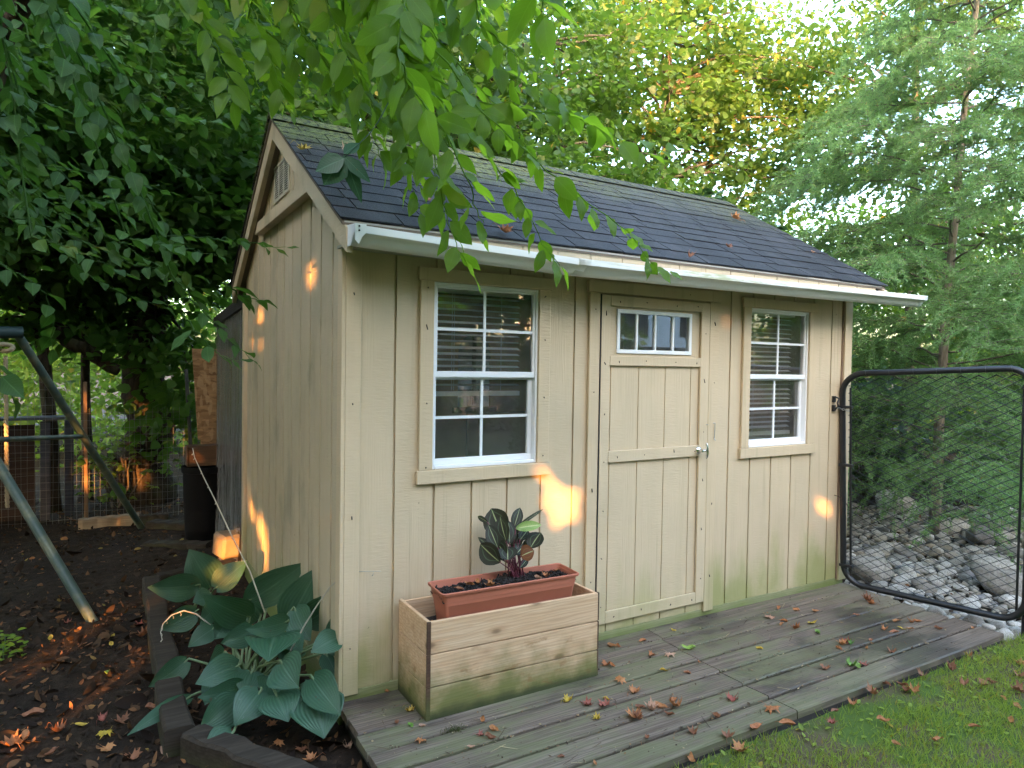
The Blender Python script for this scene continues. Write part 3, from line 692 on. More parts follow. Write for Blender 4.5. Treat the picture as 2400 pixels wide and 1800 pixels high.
# ------------------------------------------------------------------ planter box, trough, prayer plant
M_PINE = woodmat('pine_boards', (.60, .385, .22), (.77, .56, .365), rough=.7, green=.85, gz=(.03, .26), gcol=(.085, .115, .018), gnoise=4.5)
PX0, PX1, PY0, PY1, PB = .262, 1.176, -.352, .0, .062
pl = thing('planter_box', ((PX0+PX1)/2, -.17, PB), 'pine board planter box with green algae along its bottom, beside the door', 'planter')
pl_o = ORG[pl.name]
def zsl(x, z): return z-.016*(x-PX0)
for k in range(3):
    z0 = PB+k*.1435; z1 = z0+.1385
    w = MB(); w.add([(x, y, zsl(x, z)) for z in (z0, z1) for y in (-.352, -.334) for x in (PX0+.018, PX1)], [(0, 2, 3, 1), (4, 5, 7, 6), (0, 1, 5, 4), (2, 6, 7, 3), (0, 4, 6, 2), (1, 3, 7, 5)]); build('front_board', w, M_PINE, pl, bevel=.002)
    w = MB().box(PX0, PX0+.0175, PY0+.004, -.025+.0, z0, z1+(.0 if k < 2 else .004)); build('side_board', w, M_PINE, pl, bevel=.002)
    w = MB().box(PX1-.0175, PX1-.0005, -.333, -.025, z0-.014, z1-.014); build('side_board', w, M_PINE, pl, bevel=.002)
    w = MB().box(PX0+.018, PX1-.018, -.043, -.026, z0-.005, z1-.005); build('back_board', w, M_PINE, pl)
M_ENDG = woodmat('dark_end_grain', (.075, .040, .024), (.12, .066, .04), green=.6, gz=(0, .12), knots=False, isl=False)
for k in range(3):
    z0 = PB+k*.1435
    w = MB().box(PX0-.0005, PX0+.0172, -.3545, -.3484, z0+.001, z0+.1405); build('end_grain', w, M_ENDG, pl)
    w = MB().box(PX1+.0003, PX1+.009, -.349, -.335, z0-.014, z0+.124); build('end_grain', w, M_ENDG, pl)
M_POT_SOIL = plain('potting_soil', (.016, .012, .010), .95, var=.6, scale=60, bump=1.0)
w = MB(); xs = np.linspace(PX0+.02, PX1-.02, 24); ys = np.linspace(-.33, -.046, 10); X, Y = np.meshgrid(xs, ys)
Z = .40+rg3.normal(size=X.shape)*.008; w.add(np.stack([X, Y, Z], -1).reshape(-1, 3), [(j*24+i, j*24+i+1, (j+1)*24+i+1, (j+1)*24+i) for j in range(9) for i in range(23)])
build('soil', w, M_POT_SOIL, pl, smooth=180)

# trough: rim rectangle measured in the photo, walls taper down
M_TERRA = plain('terracotta_plastic', (.42, .14, .085), .5, .4, var=.10, scale=5, bump=.05)
tr = thing('plant_trough', (.71, -.235, .40), 'long terracotta coloured plastic trough with dark soil set in the wooden planter', 'trough')
RC = np.array([(.340, -.335, .590), (1.082, -.322, .575), (1.095, -.140, .575), (.352, -.136, .590)]); ctr = RC.mean(0)
def ring(sx, sy, dz, n=5, rr=.02):
    ex, ey = unit(RC[1]-RC[0]), unit(RC[3]-RC[0]); hx = np.linalg.norm(RC[1]-RC[0])/2*sx; hy = np.linalg.norm(RC[3]-RC[0])/2*sy; out = []
    for cx_, cy_, a0 in ((1, 1, 0), (-1, 1, 90), (-1, -1, 180), (1, -1, 270)):
        for k in range(n):
            t = rad(a0+90*k/(n-1)); out.append(ctr+ex*(cx_*(hx-rr)+rr*math.cos(t))+ey*(cy_*(hy-rr)+rr*math.sin(t))+np.array([0, 0, dz]))
    return out
rings = [ring(.90, .72, -.185), ring(.955, .86, -.045), ring(.965, .88, -.043), ring(.975, .90, -.012), ring(1.0, 1.0, -.010), ring(1.005, 1.02, .0), ring(.995, .97, .003), ring(.985, .91, .0), ring(.955, .85, -.06)]
w = MB(); K = len(rings[0]); w.add(np.concatenate(rings), [(i*K+k, i*K+(k+1) % K, (i+1)*K+(k+1) % K, (i+1)*K+k) for i in range(len(rings)-1) for k in range(K)]+[tuple(range(K))[::-1]])
build('trough_body', w, M_TERRA, tr, smooth=40)
w = MB(); nu, nv = 60, 14; V = []
ex, ey = unit(RC[1]-RC[0]), unit(RC[3]-RC[0]); ez = np.cross(ex, ey)
for j in range(nv):
    for i in range(nu):
        a = (i/(nu-1)*2-1)*.362; b = (j/(nv-1)*2-1)*.083
        hgt = -.033+.012*math.sin(a*14+1)*math.cos(b*30)+.022*math.exp(-((a-.05)/.10)**2)+rg3.normal()*.006
        V.append(ctr+ex*a+ey*b+ez*hgt)
w.add(V, [(j*nu+i, j*nu+i+1, (j+1)*nu+i+1, (j+1)*nu+i) for j in range(nv-1) for i in range(nu-1)])
# bark chips
for k in range(260):
    a = rg3.uniform(-.35, .35); b = rg3.uniform(-.078, .078); c0 = ctr+ex*a+ey*b+ez*(-.022+.022*math.exp(-((a-.05)/.10)**2)); d = rdir(rg3, 1, .5)[0]; e = rdir(rg3, 1)[0]
    s = unit(np.cross(d, e)); w.obox(c0, d, s, np.cross(d, s), rg3.uniform(.005, .016), rg3.uniform(.002, .006), .002)
build('trough_soil', w, M_POT_SOIL, tr)

def prayer_mat(name, red=0):
    m = Mat(name, .5, .3); uv = m.n('ShaderNodeTexCoord').outputs['UV']; X = m.xyz(uv)
    au = m.math('ABSOLUTE', m.math('SUBTRACT', X[0], .5)); mid = m.rmp(au, .035, .015)
    wob = m.math('ADD', au, m.math('MULTIPLY', m.math('SUBTRACT', m.noise(30), .5), .10))
    env = m.math('MULTIPLY', m.math('SUBTRACT', m.math('MULTIPLY', X[1], m.math('SUBTRACT', 1.0, X[1])), .0), 1.22)
    band = m.rmp(m.math('ABSOLUTE', m.math('SUBTRACT', wob, m.math('ADD', env, -.035))), .035, .012)
    fe = m.math('MULTIPLY', m.rmp(m.math('SINE', m.math('MULTIPLY', m.math('SUBTRACT', X[1], au), 75)), .2, 1), .35)
    dark = (.022, .020, .014) if not red else (.12, .042, .012)
    c = m.mix(fe, dark, (.016, .045, .022) if not red else (.10, .03, .01))
    c = m.mix(m.math('MULTIPLY', band, .5), c, (.10, .16, .08) if not red else (.2, .10, .03)); c = m.mix(m.math('MULTIPLY', mid, .9), c, (.34, .40, .18))
    back = m.n('ShaderNodeNewGeometry').outputs['Backfacing']
    m.col(c); m.leafy(c, .12, (.10, .12, .03) if not red else (.3, .10, .02)); return m.m
def lime_mat():
    m = Mat('prayer_leaf_lime', .4, .4); uv = m.n('ShaderNodeTexCoord').outputs['UV']; X = m.xyz(uv); au = m.math('ABSOLUTE', m.math('SUBTRACT', X[0], .5))
    c = m.mix(m.rmp(m.math('SINE', m.math('MULTIPLY', m.math('SUBTRACT', X[1], au), 60)), .3, 1), (.16, .30, .07), (.42, .50, .20)); c = m.mix(m.rmp(au, .05, .02), c, (.6, .62, .3))
    m.col(c); m.leafy(c, .2, (.4, .55, .12)); return m.m
M_PR, M_PRR, M_PRL = prayer_mat('prayer_leaf'), prayer_mat('prayer_leaf_rust', 1), lime_mat()
def px_leaf(bp, tp, wpx, db, dt, prof, face, nseg=9, nac=6, arch=.12, cup=.10, wav=.0, seed=0):
    """leaf between a base and a tip point measured in the photo (depth db, dt along the view), blade turned by face (radians about its axis)"""
    rr = np.random.default_rng(seed); B = deep(*bp, db); T = deep(*tp, dt); ax = T-B; L = np.linalg.norm(ax); ax = ax/L
    tocam = unit(CAM-(B+T)/2); side = unit(np.cross(ax, tocam)); nrm = np.cross(side, ax)
    s2 = side*math.cos(face)+nrm*math.sin(face); n2 = np.cross(s2, ax)
    if n2@tocam < 0 and face == 0: n2 = -n2
    W = wpx/FPX*(db+dt)/2; V = []; UV = []
    for i in range(nseg+1):
        t = i/nseg; w_ = np.interp(t, [p[0] for p in prof], [p[1] for p in prof])
        for j in range(nac+1):
            u = j/nac*2-1
            p = B+ax*L*t+s2*W*.5*w_*u+n2*(arch*L*4*t*(1-t)*.5+cup*W*w_*abs(u)**1.6*.9+wav*W*math.sin(t*9+seed)*abs(u)*.5*np.sign(u))
            if prof is HOSTA_P and t < .12: p = p-ax*L*.07*abs(u)**2*(1-t/.12)
            V.append(p); UV.append(((u+1)/2, t))
    F = [(i*(nac+1)+j, i*(nac+1)+j+1, (i+1)*(nac+1)+j+1, (i+1)*(nac+1)+j) for i in range(nseg) for j in range(nac)]
    return MB().add(V, F, UV), B, T
HOSTA_P = [(0, .30), (.05, .62), (.14, .88), (.28, 1.0), (.42, .97), (.58, .82), (.74, .58), (.88, .28), (1, .02)]
PRAY_P = [(0, .10), (.12, .55), (.3, .92), (.48, 1.0), (.66, .92), (.82, .66), (.93, .34), (1, .03)]
pp = thing('prayer_plant', (.78, -.235, .57), 'dark leaved prayer plant with pale veins growing in the terracotta trough', 'plant')
zp = lambda x, y: (900+x/2.765, 1150+y/2.765)
z11 = lambda x, y: (1100+x/8.295, 1170+y/8.295)
PD = float((np.array([.78, -.235, .65])-CAM)@_f)
pls = [((640, 700), (430, 180), 300, .03, 0), ((720, 830), (600, 330), 190, -.02, 1), ((560, 960), (370, 490), 160, -.03, 2), ((860, 580), (985, 165), 130, .05, 3), ((900, 570), (1400, 500), 120, .02, 9), ((980, 800), (1140, 600), 130, .04, 4), ((790, 900), (850, 590), 150, .01, 5), ((600, 1230), (215, 870), 250, -.05, 6), ((680, 1200), (170, 740), 120, .0, 7), ((1180, 960), (1390, 650), 210, .02, 10), ((1000, 1110), (1260, 1000), 200, -.03, 8), ((750, 1190), (740, 920), 230, -.06, 11), ((880, 900), (930, 720), 130, .03, 12), ((360, 450), (165, 330), 60, .03, 13), ((1060, 1200), (1100, 780), 90, .05, 14), ((900, 560), (1440, 190), 40, .04, 15), ((980, 1340), (1140, 1150), 80, .0, 16)]
pls += [((700, 900), (560, 260), 150, .05, 20), ((780, 860), (760, 420), 170, .0, 21), ((640, 1050), (330, 620), 150, -.01, 22), ((840, 1000), (1010, 640), 140, .03, 23), ((720, 1100), (520, 800), 170, -.04, 24), ((900, 1080), (1060, 900), 150, .0, 25), ((860, 760), (1180, 430), 90, .06, 26)]
st = MB(); Broot = np.array([.775, -.235, .575])
for b, t, wpx, dd, k in pls:
    mb, B, T = px_leaf(z11(*b), z11(*t), wpx*1.75/8.295, PD+dd, PD+dd+(.05 if k not in (9, 8) else 0), PRAY_P, rg3.uniform(-.5, .5), arch=.10, cup=.14, seed=k)
    build('leaf', mb, M_PRL if k == 9 else (M_PRR if k == 8 else M_PR), pp, smooth=180)
    r0 = Broot+np.array([rg3.normal()*.022, rg3.normal()*.012, -.01]); mid = (r0+B)/2+np.array([0, 0, .01]); st.tube([r0, r0*.55+B*.45+np.array([0, 0, .012]), B, B+(T-B)*.1], [.0035, .003, .0024, .0014], 6)
build('stem', st, plain('red_stem', (.12, .022, .035), .5), pp, smooth=180)

# ------------------------------------------------------------------ hosta bed
def hosta_mat():
    m = Mat('hosta_leaf', .42, .45); uv = m.n('ShaderNodeTexCoord').outputs['UV']; X = m.xyz(uv)
    cu = m.math('SUBTRACT', X[0], .5)
    # parallel veins: evenly spaced across the blade, converging at both ends
    rib = m.math('SINE', m.math('MULTIPLY', cu, 78)); rb = m.rmp(rib, -.9, .6); mid = m.rmp(m.math('ABSOLUTE', cu), .03, .01)
    r = m.isl(); c = m.mix(r, (.019, .066, .031), (.046, .114, .056))
    c = m.mix(m.math('MULTIPLY', m.rmp(m.noise(6, detail=4), .4, .7), .5), c, (.055, .118, .080))
    c = m.mix(m.math('MULTIPLY', m.math('SUBTRACT', 1.0, rb), .38), c, (.014, .045, .028)); c = m.mix(m.math('MULTIPLY', mid, .5), c, (.09, .16, .10))
    pale = m.rmp(m.noise(60, detail=2), .68, .74); c = m.mix(m.math('MULTIPLY', pale, .5), c, (.10, .15, .11))
    hole = m.math('MULTIPLY', m.rmp(m.noise(14, detail=3), .70, .72), 1.0); c = m.mix(m.math('MULTIPLY', hole, .8), c, (.07, .05, .02))
    m.col(c); m.leafy(c, .14, (.06, .19, .04)); m.bump(rib, .32, .003); return m.m
M_HOSTA = hosta_mat(); M_STALK = plain('hosta_stalk', (.13, .19, .085), .5); M_DRY = plain('dry_stalk', (.46, .42, .33), .7)
ze = lambda x, y: (x/2.4578, 1250+y/2.4578)
hosta = thing('hosta', (-.30, .55, -.06), 'large blue green hosta with broad ribbed leaves beside the shed corner', 'hosta')
root = np.array([-.30, .56, -.05]); root2 = np.array([-.40, 1.72, -.05])
hl = [  # base, tip, width, base depth, tip depth, blade turn
    ((1210, 310), (1090, 92), 185, 4.25, 4.20, .15), ((1135, 300), (850, 312), 140, 4.15, 4.0, .5), ((1245, 315), (1425, 160), 125, 4.2, 4.3, -.5),
    ((1425, 480), (1165, 355), 165, 3.55, 3.3, .45), ((1440, 385), (1765, 165), 165, 3.7, 3.75, .35), ((1665, 500), (1838, 190), 190, 3.5, 3.55, -.1),
    ((1770, 510), (2055, 308), 165, 3.45, 3.4, .35), ((1885, 610), (2125, 540), 185, 3.25, 3.15, .4), ((1950, 600), (1790, 690), 130, 3.1, 3.0, .6),
    ((1650, 510), (1412, 555), 120, 3.2, 3.05, .7), ((1585, 590), (1545, 738), 265, 3.15, 2.95, .35), ((1450, 560), (1270, 632), 125, 3.25, 3.15, .55),
    ((1235, 545), (1083, 655), 105, 3.6, 3.5, .4), ((1130, 450), (918, 555), 125, 3.85, 3.75, .5), ((1372, 765), (1125, 870), 165, 3.15, 3.0, .45),
    ((1395, 885), (1138, 945), 125, 3.1, 2.95, .6), ((1620, 745), (1720, 890), 200, 3.0, 2.9, .4), ((1360, 960), (1148, 1133), 175, 3.0, 2.88, .35),
    ((1500, 915), (1348, 1110), 175, 2.98, 2.85, .3), ((1590, 930), (1660, 1087), 200, 2.95, 2.85, .3), ((1800, 835), (1965, 1048), 175, 3.0, 2.85, .2),
    ((1805, 935), (1870, 1180), 260, 2.98, 2.85, .3), ((1340, 1150), (1182, 1315), 165, 2.85, 2.75, .2), ((1075, 735), (855, 885), 120, 3.35, 3.25, .55),
    ((1085, 950), (732, 1165), 85, 3.15, 2.9, .5), ((1310, 500), (1235, 610), 120, 3.5, 3.4, .4), ((1700, 440), (1790, 620), 150, 3.4, 3.3, .6),
    ((1480, 620), (1660, 560), 130, 3.35, 3.3, .8), ((1220, 370), (1110, 400), 120, 4.1, 4.0, .8), ((1880, 700), (1960, 880), 110, 3.2, 3.1, .5)]
hl += [((1330, 420), (1230, 480), 140, 3.9, 3.8, .5), ((1560, 330), (1600, 200), 130, 3.8, 3.85, .3), ((1700, 640), (1620, 760), 150, 3.3, 3.2, .4), ((1290, 690), (1200, 760), 120, 3.4, 3.3, .5), ((1450, 800), (1400, 930), 150, 3.15, 3.05, .3), ((1560, 840), (1520, 960), 140, 3.1, 3.0, .4), ((1720, 900), (1790, 1010), 150, 3.05, 2.95, .3), ((1900, 460), (1960, 380), 120, 3.5, 3.5, .4), ((1500, 470), (1440, 400), 150, 3.7, 3.65, .5), ((1640, 590), (1740, 690), 130, 3.3, 3.2, .6), ((1260, 860), (1180, 990), 120, 3.2, 3.1, .5), ((1240, 420), (1150, 520), 110, 3.9, 3.8, .6)]
for k, (b, t, wpx, db, dt, fc) in enumerate(hl):
    if k in (27,): continue
    mb, B, T = px_leaf(ze(*b), ze(*t), wpx*1.2/2.4578, db, dt, HOSTA_P, fc*(1 if k % 2 else -1)*.6, nseg=14, nac=10, arch=.16, cup=.10, wav=.035, seed=k)
    build('leaf', mb, M_HOSTA, hosta, smooth=180)
    r0 = (root2 if b[1] < 330 or k in (13, 28) else root)+np.array([rg3.normal()*.035, rg3.normal()*.035, 0]); ax = T-B
    pts = [r0, r0*.6+B*.4+np.array([0, 0, .05]), B-ax*.06+np.array([0, 0, .004]), B+ax*.10, B+ax*.3-np.array([0, 0, .004])]
    pts = np.array(pts); tt = np.linspace(0, 4, 13); pts = np.stack([np.interp(tt, range(5), pts[:, c_]) for c_ in range(3)], 1)
    build('stem', MB().tube(pts, np.linspace(.0085, .003, 13), 7), M_STALK, hosta, smooth=180)
for pts, D in (([(1525, 455), (1440, 220), (1330, 5), (1240, -190), (1170, -330), (1120, -440), (1110, -490)], (3.5, 3.6)), ([(1215, 530), (1130, 465), (1060, 445), (990, 470), (940, 520), (925, 570), (935, 615)], (3.6, 3.4)), ([(1650, 720), (1760, 520), (1830, 410), (1900, 310), (1980, 240), (2060, 220), (2195, 218)], (3.2, 3.1))):
    P3 = [deep(*ze(*q), D[0]+(D[1]-D[0])*i/6) for i, q in enumerate(pts)]
    P3 = np.array(P3); tt = np.linspace(0, 6, 19); P3 = np.stack([np.interp(tt, range(7), P3[:, c_]) for c_ in range(3)], 1)
    w = MB().tube(P3, np.linspace(.0042, .0016, 19), 6)
    for q in P3[7::2]:
        d = np.array([rg3.normal()*.4, rg3.normal()*.4, -1]); d = unit(d)*.022; w.tube([q, q+d*.6+np.array([.004, 0, 0]), q+d], [.0011, .0016, .0028], 5)
    build('flower_stalk', w, M_DRY, hosta, smooth=180)

M_TIMB = woodmat('old_timber', (.026, .019, .013), (.050, .038, .026), rough=.9, knots=False, isl=False, green=.25, gz=(0, .1))
def timber(a, b, w_, h_, label, name='garden_timber', mat=None, cat='timber'):
    mb = MB(); a = np.array(a, float); b = np.array(b, float); d = unit(b-a); sx = unit(np.cross(d, [0, 0, 1])); n = 14; V = []
    for i in range(n):
        c_ = a+(b-a)*i/(n-1)+sx*.006*math.sin(i*1.3)+np.array([0, 0, .004*math.sin(i*2.1)])
        for (p, q) in ((-1, -1), (-1, .8), (-.8, 1), (.8, 1), (1, .8), (1, -1)): V.append(c_+sx*w_/2*p*(1+.05*math.sin(i*3.7+p*9))+np.array([0, 0, h_/2*q]))
    F = [(i*6+k, i*6+(k+1) % 6, (i+1)*6+(k+1) % 6, (i+1)*6+k) for i in range(n-1) for k in range(6)]+[(0, 1, 2, 3, 4, 5)[::-1], tuple((n-1)*6+k for k in range(6))]
    mb.add(V, F); return tag(build(name, mb, mat or M_TIMB), label, cat)
timber((-.635, 2.42, 0), (-.655, .10, 0), .115, .12, 'long weathered timber edging the left side of the hosta bed')
timber((-.60, .085, -.005), (-.18, -.60, -.005), .115, .12, 'short weathered timber cutting the front corner of the hosta bed')
timber((-.60, 2.45, 0), (-.06, 2.62, .0), .10, .11, 'weathered timber closing the rear of the hosta bed against the shed')
timber((-1.15, 5.0, -.06), (-.62, 4.98, -.05), .10, .11, 'sunlit plank lying flat along the foot of the wire fence', 'fallen_plank', woodmat('grey_plank', (.30, .22, .15), (.42, .33, .23), knots=False, isl=False), 'plank')
timber((-.62, 4.95, -.06), (-.35, 4.9, -.05), .09, .10, 'small grey beam end lying beside the sunlit plank', 'fallen_plank', None, 'plank')
timber((-.52, 4.75, -.08), (-.04, 4.3, -.07), .16, .10, 'low rotting log lying on the soil before the fence', 'fallen_log', None, 'log')
timber((-.60, 3.9, -.08), (-.12, 3.6, -.075), .14, .08, 'flat mossy log half sunk in the soil left of the lean-to', 'fallen_log', None, 'log')

# dirt litter (stuff) : chips, leaf shreds
N = 15000; lx = rg.uniform(-4.5, .05, N); ly = np.concatenate([rg.uniform(-1.3, 2.6, N//2), rg.uniform(-1.3, 6.5, N-N//2)])
keep = ~((lx > -.02) & (ly < 2.55)); lx, ly = lx[keep], ly[keep]; N = len(lx)
nrm = rg.normal(size=(N, 3))*.75+np.array([0, 0, 1]); ax = rdir(rg, N, .45); ax[:, 2] = np.abs(ax[:, 2])*.8
sz = np.exp(rg.normal(size=N)*.6)*.015
sx_ = rg.uniform(3.75, 7.6, 1000); sy_ = rg.uniform(-1.1, 1.9, 1000); lx = np.concatenate([lx, sx_]); ly = np.concatenate([ly, sy_]); N = len(lx); lift = np.concatenate([np.full(N-1000, .008), rg.uniform(.01, .05, 1000)])
nrm = np.concatenate([nrm, rg.normal(size=(1000, 3))*.5+np.array([0, 0, 1])]); ax = np.concatenate([ax, rdir(rg, 1000, .3)]); sz = np.concatenate([sz, np.exp(rg.normal(size=1000)*.5)*.015])
mb = MB(); leaves(mb, np.stack([lx, ly, ground_z(lx, ly)+lift], -1), ax, nrm, sz*1.5, sz*.8, BRD, rg.uniform(-.4, .4, N), rg.uniform(-.2, .35))
m = Mat('leaf_litter', .85, .2); r = m.isl(); c = ramp(m.nt, r, [(0, (.016, .010, .007)), (.5, (.040, .024, .014)), (.72, (.095, .052, .026)), (.88, (.18, .088, .040)), (.97, (.24, .11, .045)), (1, (.26, .20, .05))]); m.col(c); m.leafy(c, .12)
tag(build('leaf_litter', mb, m.m, org=(-1, 2, 0)), 'dark leaf litter and bark chips covering the bare soil', 'leaf litter', kind='stuff')

# ------------------------------------------------------------------ swing frame, rope
M_SWING = Mat('green_pole', .45, .4)
_c = M_SWING.mix(M_SWING.rmp(M_SWING.noise(7, detail=5), .45, .7), (.060, .095, .080), (.17, .18, .115)); M_SWING.col(_c); M_SWING = M_SWING.m
sw = thing('swing_frame', (-1.2, 3.3, -.06), 'old green metal A frame of a swing standing on the soil at the left', 'swing')
apex = at(42, 785, 1, 3.35); foot_r = np.array([-.61, 4.73, -.09]); foot_f = np.array([-.979, 1.944, -.06]); topf = at(-186, 785, 1, 3.2)
for a, b in ((foot_r, apex), (foot_f, topf)): build('leg', MB().tube([a, a+(b-a)*.5, b], .031, 14), M_SWING, sw, smooth=60)
cb = [at(192, 1023, 1, 4.10), at(-36, 1031, 1, 2.62)]
def projy(p): d = np.asarray(p)-CAM; return 900-FPX*(d@_u)/(d@_f)
def on_leg(a, b, py): return min((a+(b-a)*t for t in np.linspace(0, 1, 400)), key=lambda p: abs(projy(p)-py))
p1 = on_leg(foot_r, apex, 1023); p2 = on_leg(foot_f, topf, 1031)
build('crossbar', MB().tube([p1, p2], .020, 10), M_SWING, sw, smooth=60)
w = MB().tube([apex+np.array([.03, 0, .02]), topf+np.array([-.05, 0, .02])], .045, 12); w.tube([topf, topf+np.array([-2.2, -.6, 0])], .035, 12); w.tube([topf+np.array([-2.2, -.6, 0]), topf+np.array([-2.6, -1.6, -1.85])], .03, 10); build('top_beam', w, plain('dark_green_beam', (.022, .050, .055), .5), sw, smooth=60)
ra, rb = at(13, 835, 1, 3.1), at(17, 1190, 1, 3.1); w = MB()
for ph in (0, 2.09, 4.19):
    w.tube([ra+(rb-ra)*i/90+.008*np.array([math.cos(i*.75+ph), math.sin(i*.75+ph), 0]) for i in range(91)], .0075, 5)
kn = at(10, 815, 1, 3.1); w.tube([kn+np.array([.05*math.cos(q), .03*math.sin(q*2), .025*math.sin(q)]) for q in np.linspace(0, 6.28, 16)], .017, 7)
rp = tag(build('rope', w, plain('tan_rope', (.36, .29, .19), .9, var=.25, scale=60), smooth=180), 'knotted tan rope hanging from the green swing frame', 'rope')

# ------------------------------------------------------------------ left background: wire fence, coop, OSB, bin, lean-to, stones
M_WIRE = Mat('galvanised_wire', .6, .3, .3).col((.20, .185, .17)).m
wf = thing('wire_fence', (-1.2, 5.25, -.1), 'square mesh wire fence with dark steel stakes at the back of the dirt yard', 'wire fence')
w = MB(); fy = lambda x: 5.25+.05*math.sin(x*3)
for x in np.arange(-3.2, -.1, .052):
    h = 1.08 if x > -1.2 else 1.38
    w.tube([(x, fy(x), -.1), (x+.006*math.sin(x*40), fy(x)+.01, .5), (x+.01*math.sin(x*23), fy(x), h)], .0016, 3, cap=False)
for z in np.arange(-.06, 1.4, .078):
    xe = -.1 if z < 1.06 else -1.2
    w.tube([(x, fy(x), z+.006*math.sin(x*9+z*7)) for x in np.linspace(-3.2, xe, 14)], .0016, 3, cap=False)
build('wire_mesh', w, M_WIRE, wf)
M_STAKE = plain('dark_stake', (.020, .022, .022), .6)
for a, b in ((at(436, 865, 1, 5.15), at(450, 1105, 1, 5.1)), ((-1.09, 5.3, -.1), (-1.10, 5.3, 1.35)), ((-2.2, 5.28, -.1), (-2.2, 5.28, 1.5)), ((-3.2, 5.28, -.1), (-3.2, 5.28, 1.5))):
    a = np.array(a); b = np.array(b); lo = a if a[2] < b[2] else b; hi = b if a[2] < b[2] else a; d = hi-lo; lo = lo+d*((-.1-lo[2])/d[2])
    build('fence_stake', MB().bar(lo, hi, .035, .035, (0, 1, 0)), M_STAKE if a[0] > -1 else plain('brown_stake', (.20, .115, .06), .8), wf, bevel=.004)
M_OLDB = woodmat('dark_red_boards', (.040, .022, .016), (.075, .042, .030), knots=False, rough=.85)
M_GREYB = woodmat('grey_weathered_board', (.055, .052, .062), (.11, .105, .12), knots=False, rough=.85, isl=False)
cp = thing('coop', (-2.1, 6.1, -.12), 'low dark board coop with grey roof edge behind the wire fence', 'coop')
w = MB()
for k in range(6): w.box(-3.4, -1.55, 5.62, 5.64, -.12+k*.17, -.12+k*.17+.165)
build('board_wall', w, M_OLDB, cp)
w = MB().prism([(5.5, .95), (5.5, .975), (5.75, .98), (5.75, .955)], 0, -3.5, -1.28); build('roof', w, woodmat('coop_roof', (.055, .055, .062), (.11, .11, .125), knots=False, isl=False), cp)
for x, y in ((-1.50, 5.55), (-1.30, 5.75), (-2.9, 5.55)): build('post', MB().box(x, x+.085, y, y+.06, -.12, .93), M_GREYB, cp, bevel=.004)
m = Mat('osb_panel', .8, .2); fl = m.vor(1, m.mp((14, 14, 45), rot=(0, .6, 0)), 'Color'); fl2 = m.vor(1, m.mp((40, 40, 13), rot=(0, -.5, 0)), 'Color')
c = m.mix(m.xyz(fl)[0], (.155, .085, .038), (.32, .195, .095)); c = m.mix(m.math('MULTIPLY', m.rmp(m.xyz(fl2)[1], .6, .8), .55), c, (.40, .27, .15)); m.col(c); m.bump(m.xyz(fl)[1], .4, .003)
w = MB(); q = [at(450, 817, 1, 4.28), at(512, 818, 1, 4.28), at(520, 1045, 1, 4.26), at(464, 1030, 1, 4.26)]
w.add([p for p in q]+[p+np.array([0, .016, 0]) for p in q], [(0, 1, 2, 3)[::-1], (4, 5, 6, 7), (0, 1, 5, 4), (1, 2, 6, 5), (2, 3, 7, 6), (3, 0, 4, 7)])
w.box(-.12, .02, 4.27, 4.285, -.1, .95)
tag(build('strand_board', w, m.m), 'tall narrow strand board panel standing behind the plastic lean-to', 'board')
bn = at(485, 1090, 1, 4.02); bx, bz = bn[0]-.03, .62
w = MB().lathe([(0, .0), (.145, .0), (.155, .02), (.165, .30), (.172, .31), (.172, .34), (.178, .64), (.190, .645), (.192, .70), (.182, .70), (.175, .66), (.16, .1), (0, .1)], (bx, 4.02, -.1), 24)
tag(build('storage_bin', w, plain('black_bin', (.004, .0035, .004), .8, .15), smooth=40), 'round black plastic bin beside the lean-to', 'bin')
w = MB(); w.box(bx-.15, bx+.16, 3.95, 4.12, .602, .79); w.box(bx-.15, bx-.135, 3.94, 3.949, .602, .80)
tag(build('wooden_crate', w, woodmat('brown_crate', (.085, .042, .020), (.14, .075, .036), knots=False), bevel=.006), 'small brown wooden crate sitting on top of the black bin', 'crate')
lt = thing('lean_to', (1, 3.3, -.1), 'clear plastic covered lean-to with shingle roof behind the shed', 'lean-to')
M_PLAS = Mat('clear_plastic_sheet', .16, .5)
t = M_PLAS.n('ShaderNodeBsdfTransparent'); t.inputs[0].default_value = (.62, .66, .66, 1); mx = M_PLAS.n('ShaderNodeMixShader')
M_PLAS.put(mx.inputs[0], M_PLAS.rmp(M_PLAS.noise(1, M_PLAS.mp((6, 4, .9)), 5, .6, 1), .2, .8, .55, .9)); M_PLAS.col((.20, .205, .21))
M_PLAS.bump(M_PLAS.noise(1, M_PLAS.mp((9, 9, 1.6)), 4, .6, 1.2), .9, .03)
M_PLAS.nt.links.new(t.outputs[0], mx.inputs[1]); M_PLAS.nt.links.new(M_PLAS.b.outputs[0], mx.inputs[2]); M_PLAS.nt.links.new(mx.outputs[0], M_PLAS.nt.nodes['Material Output'].inputs[0])
w = MB(); ys = np.linspace(2.52, 4.06, 18); zs = np.linspace(-.08, 1, 14); V = []
for z in zs:
    for y in ys:
        zt = 2.0-.07*(y-2.5)/1.56*1.0; V.append((-.012+.014*math.sin(y*17+z*2.5)*(.3+.7*(1-z))-.05*max(0, .22-z)*(1+math.sin(y*23)), y, -.08+(z+.08)/1.08*(zt+.08)))
w.add(V, [(j*18+i, j*18+i+1, (j+1)*18+i+1, (j+1)*18+i) for j in range(13) for i in range(17)])
w.box(0, 3.4, 4.06, 4.065, -.08, 1.93)
build('plastic_sheet', w, M_PLAS.m, lt, smooth=180)
w = MB().prism([(2.50, 2.085), (4.10, 1.995), (4.10, 1.915), (2.50, 1.995)], 0, -.03, 3.5); build('roof', w, M_SHING, lt)
w = MB()
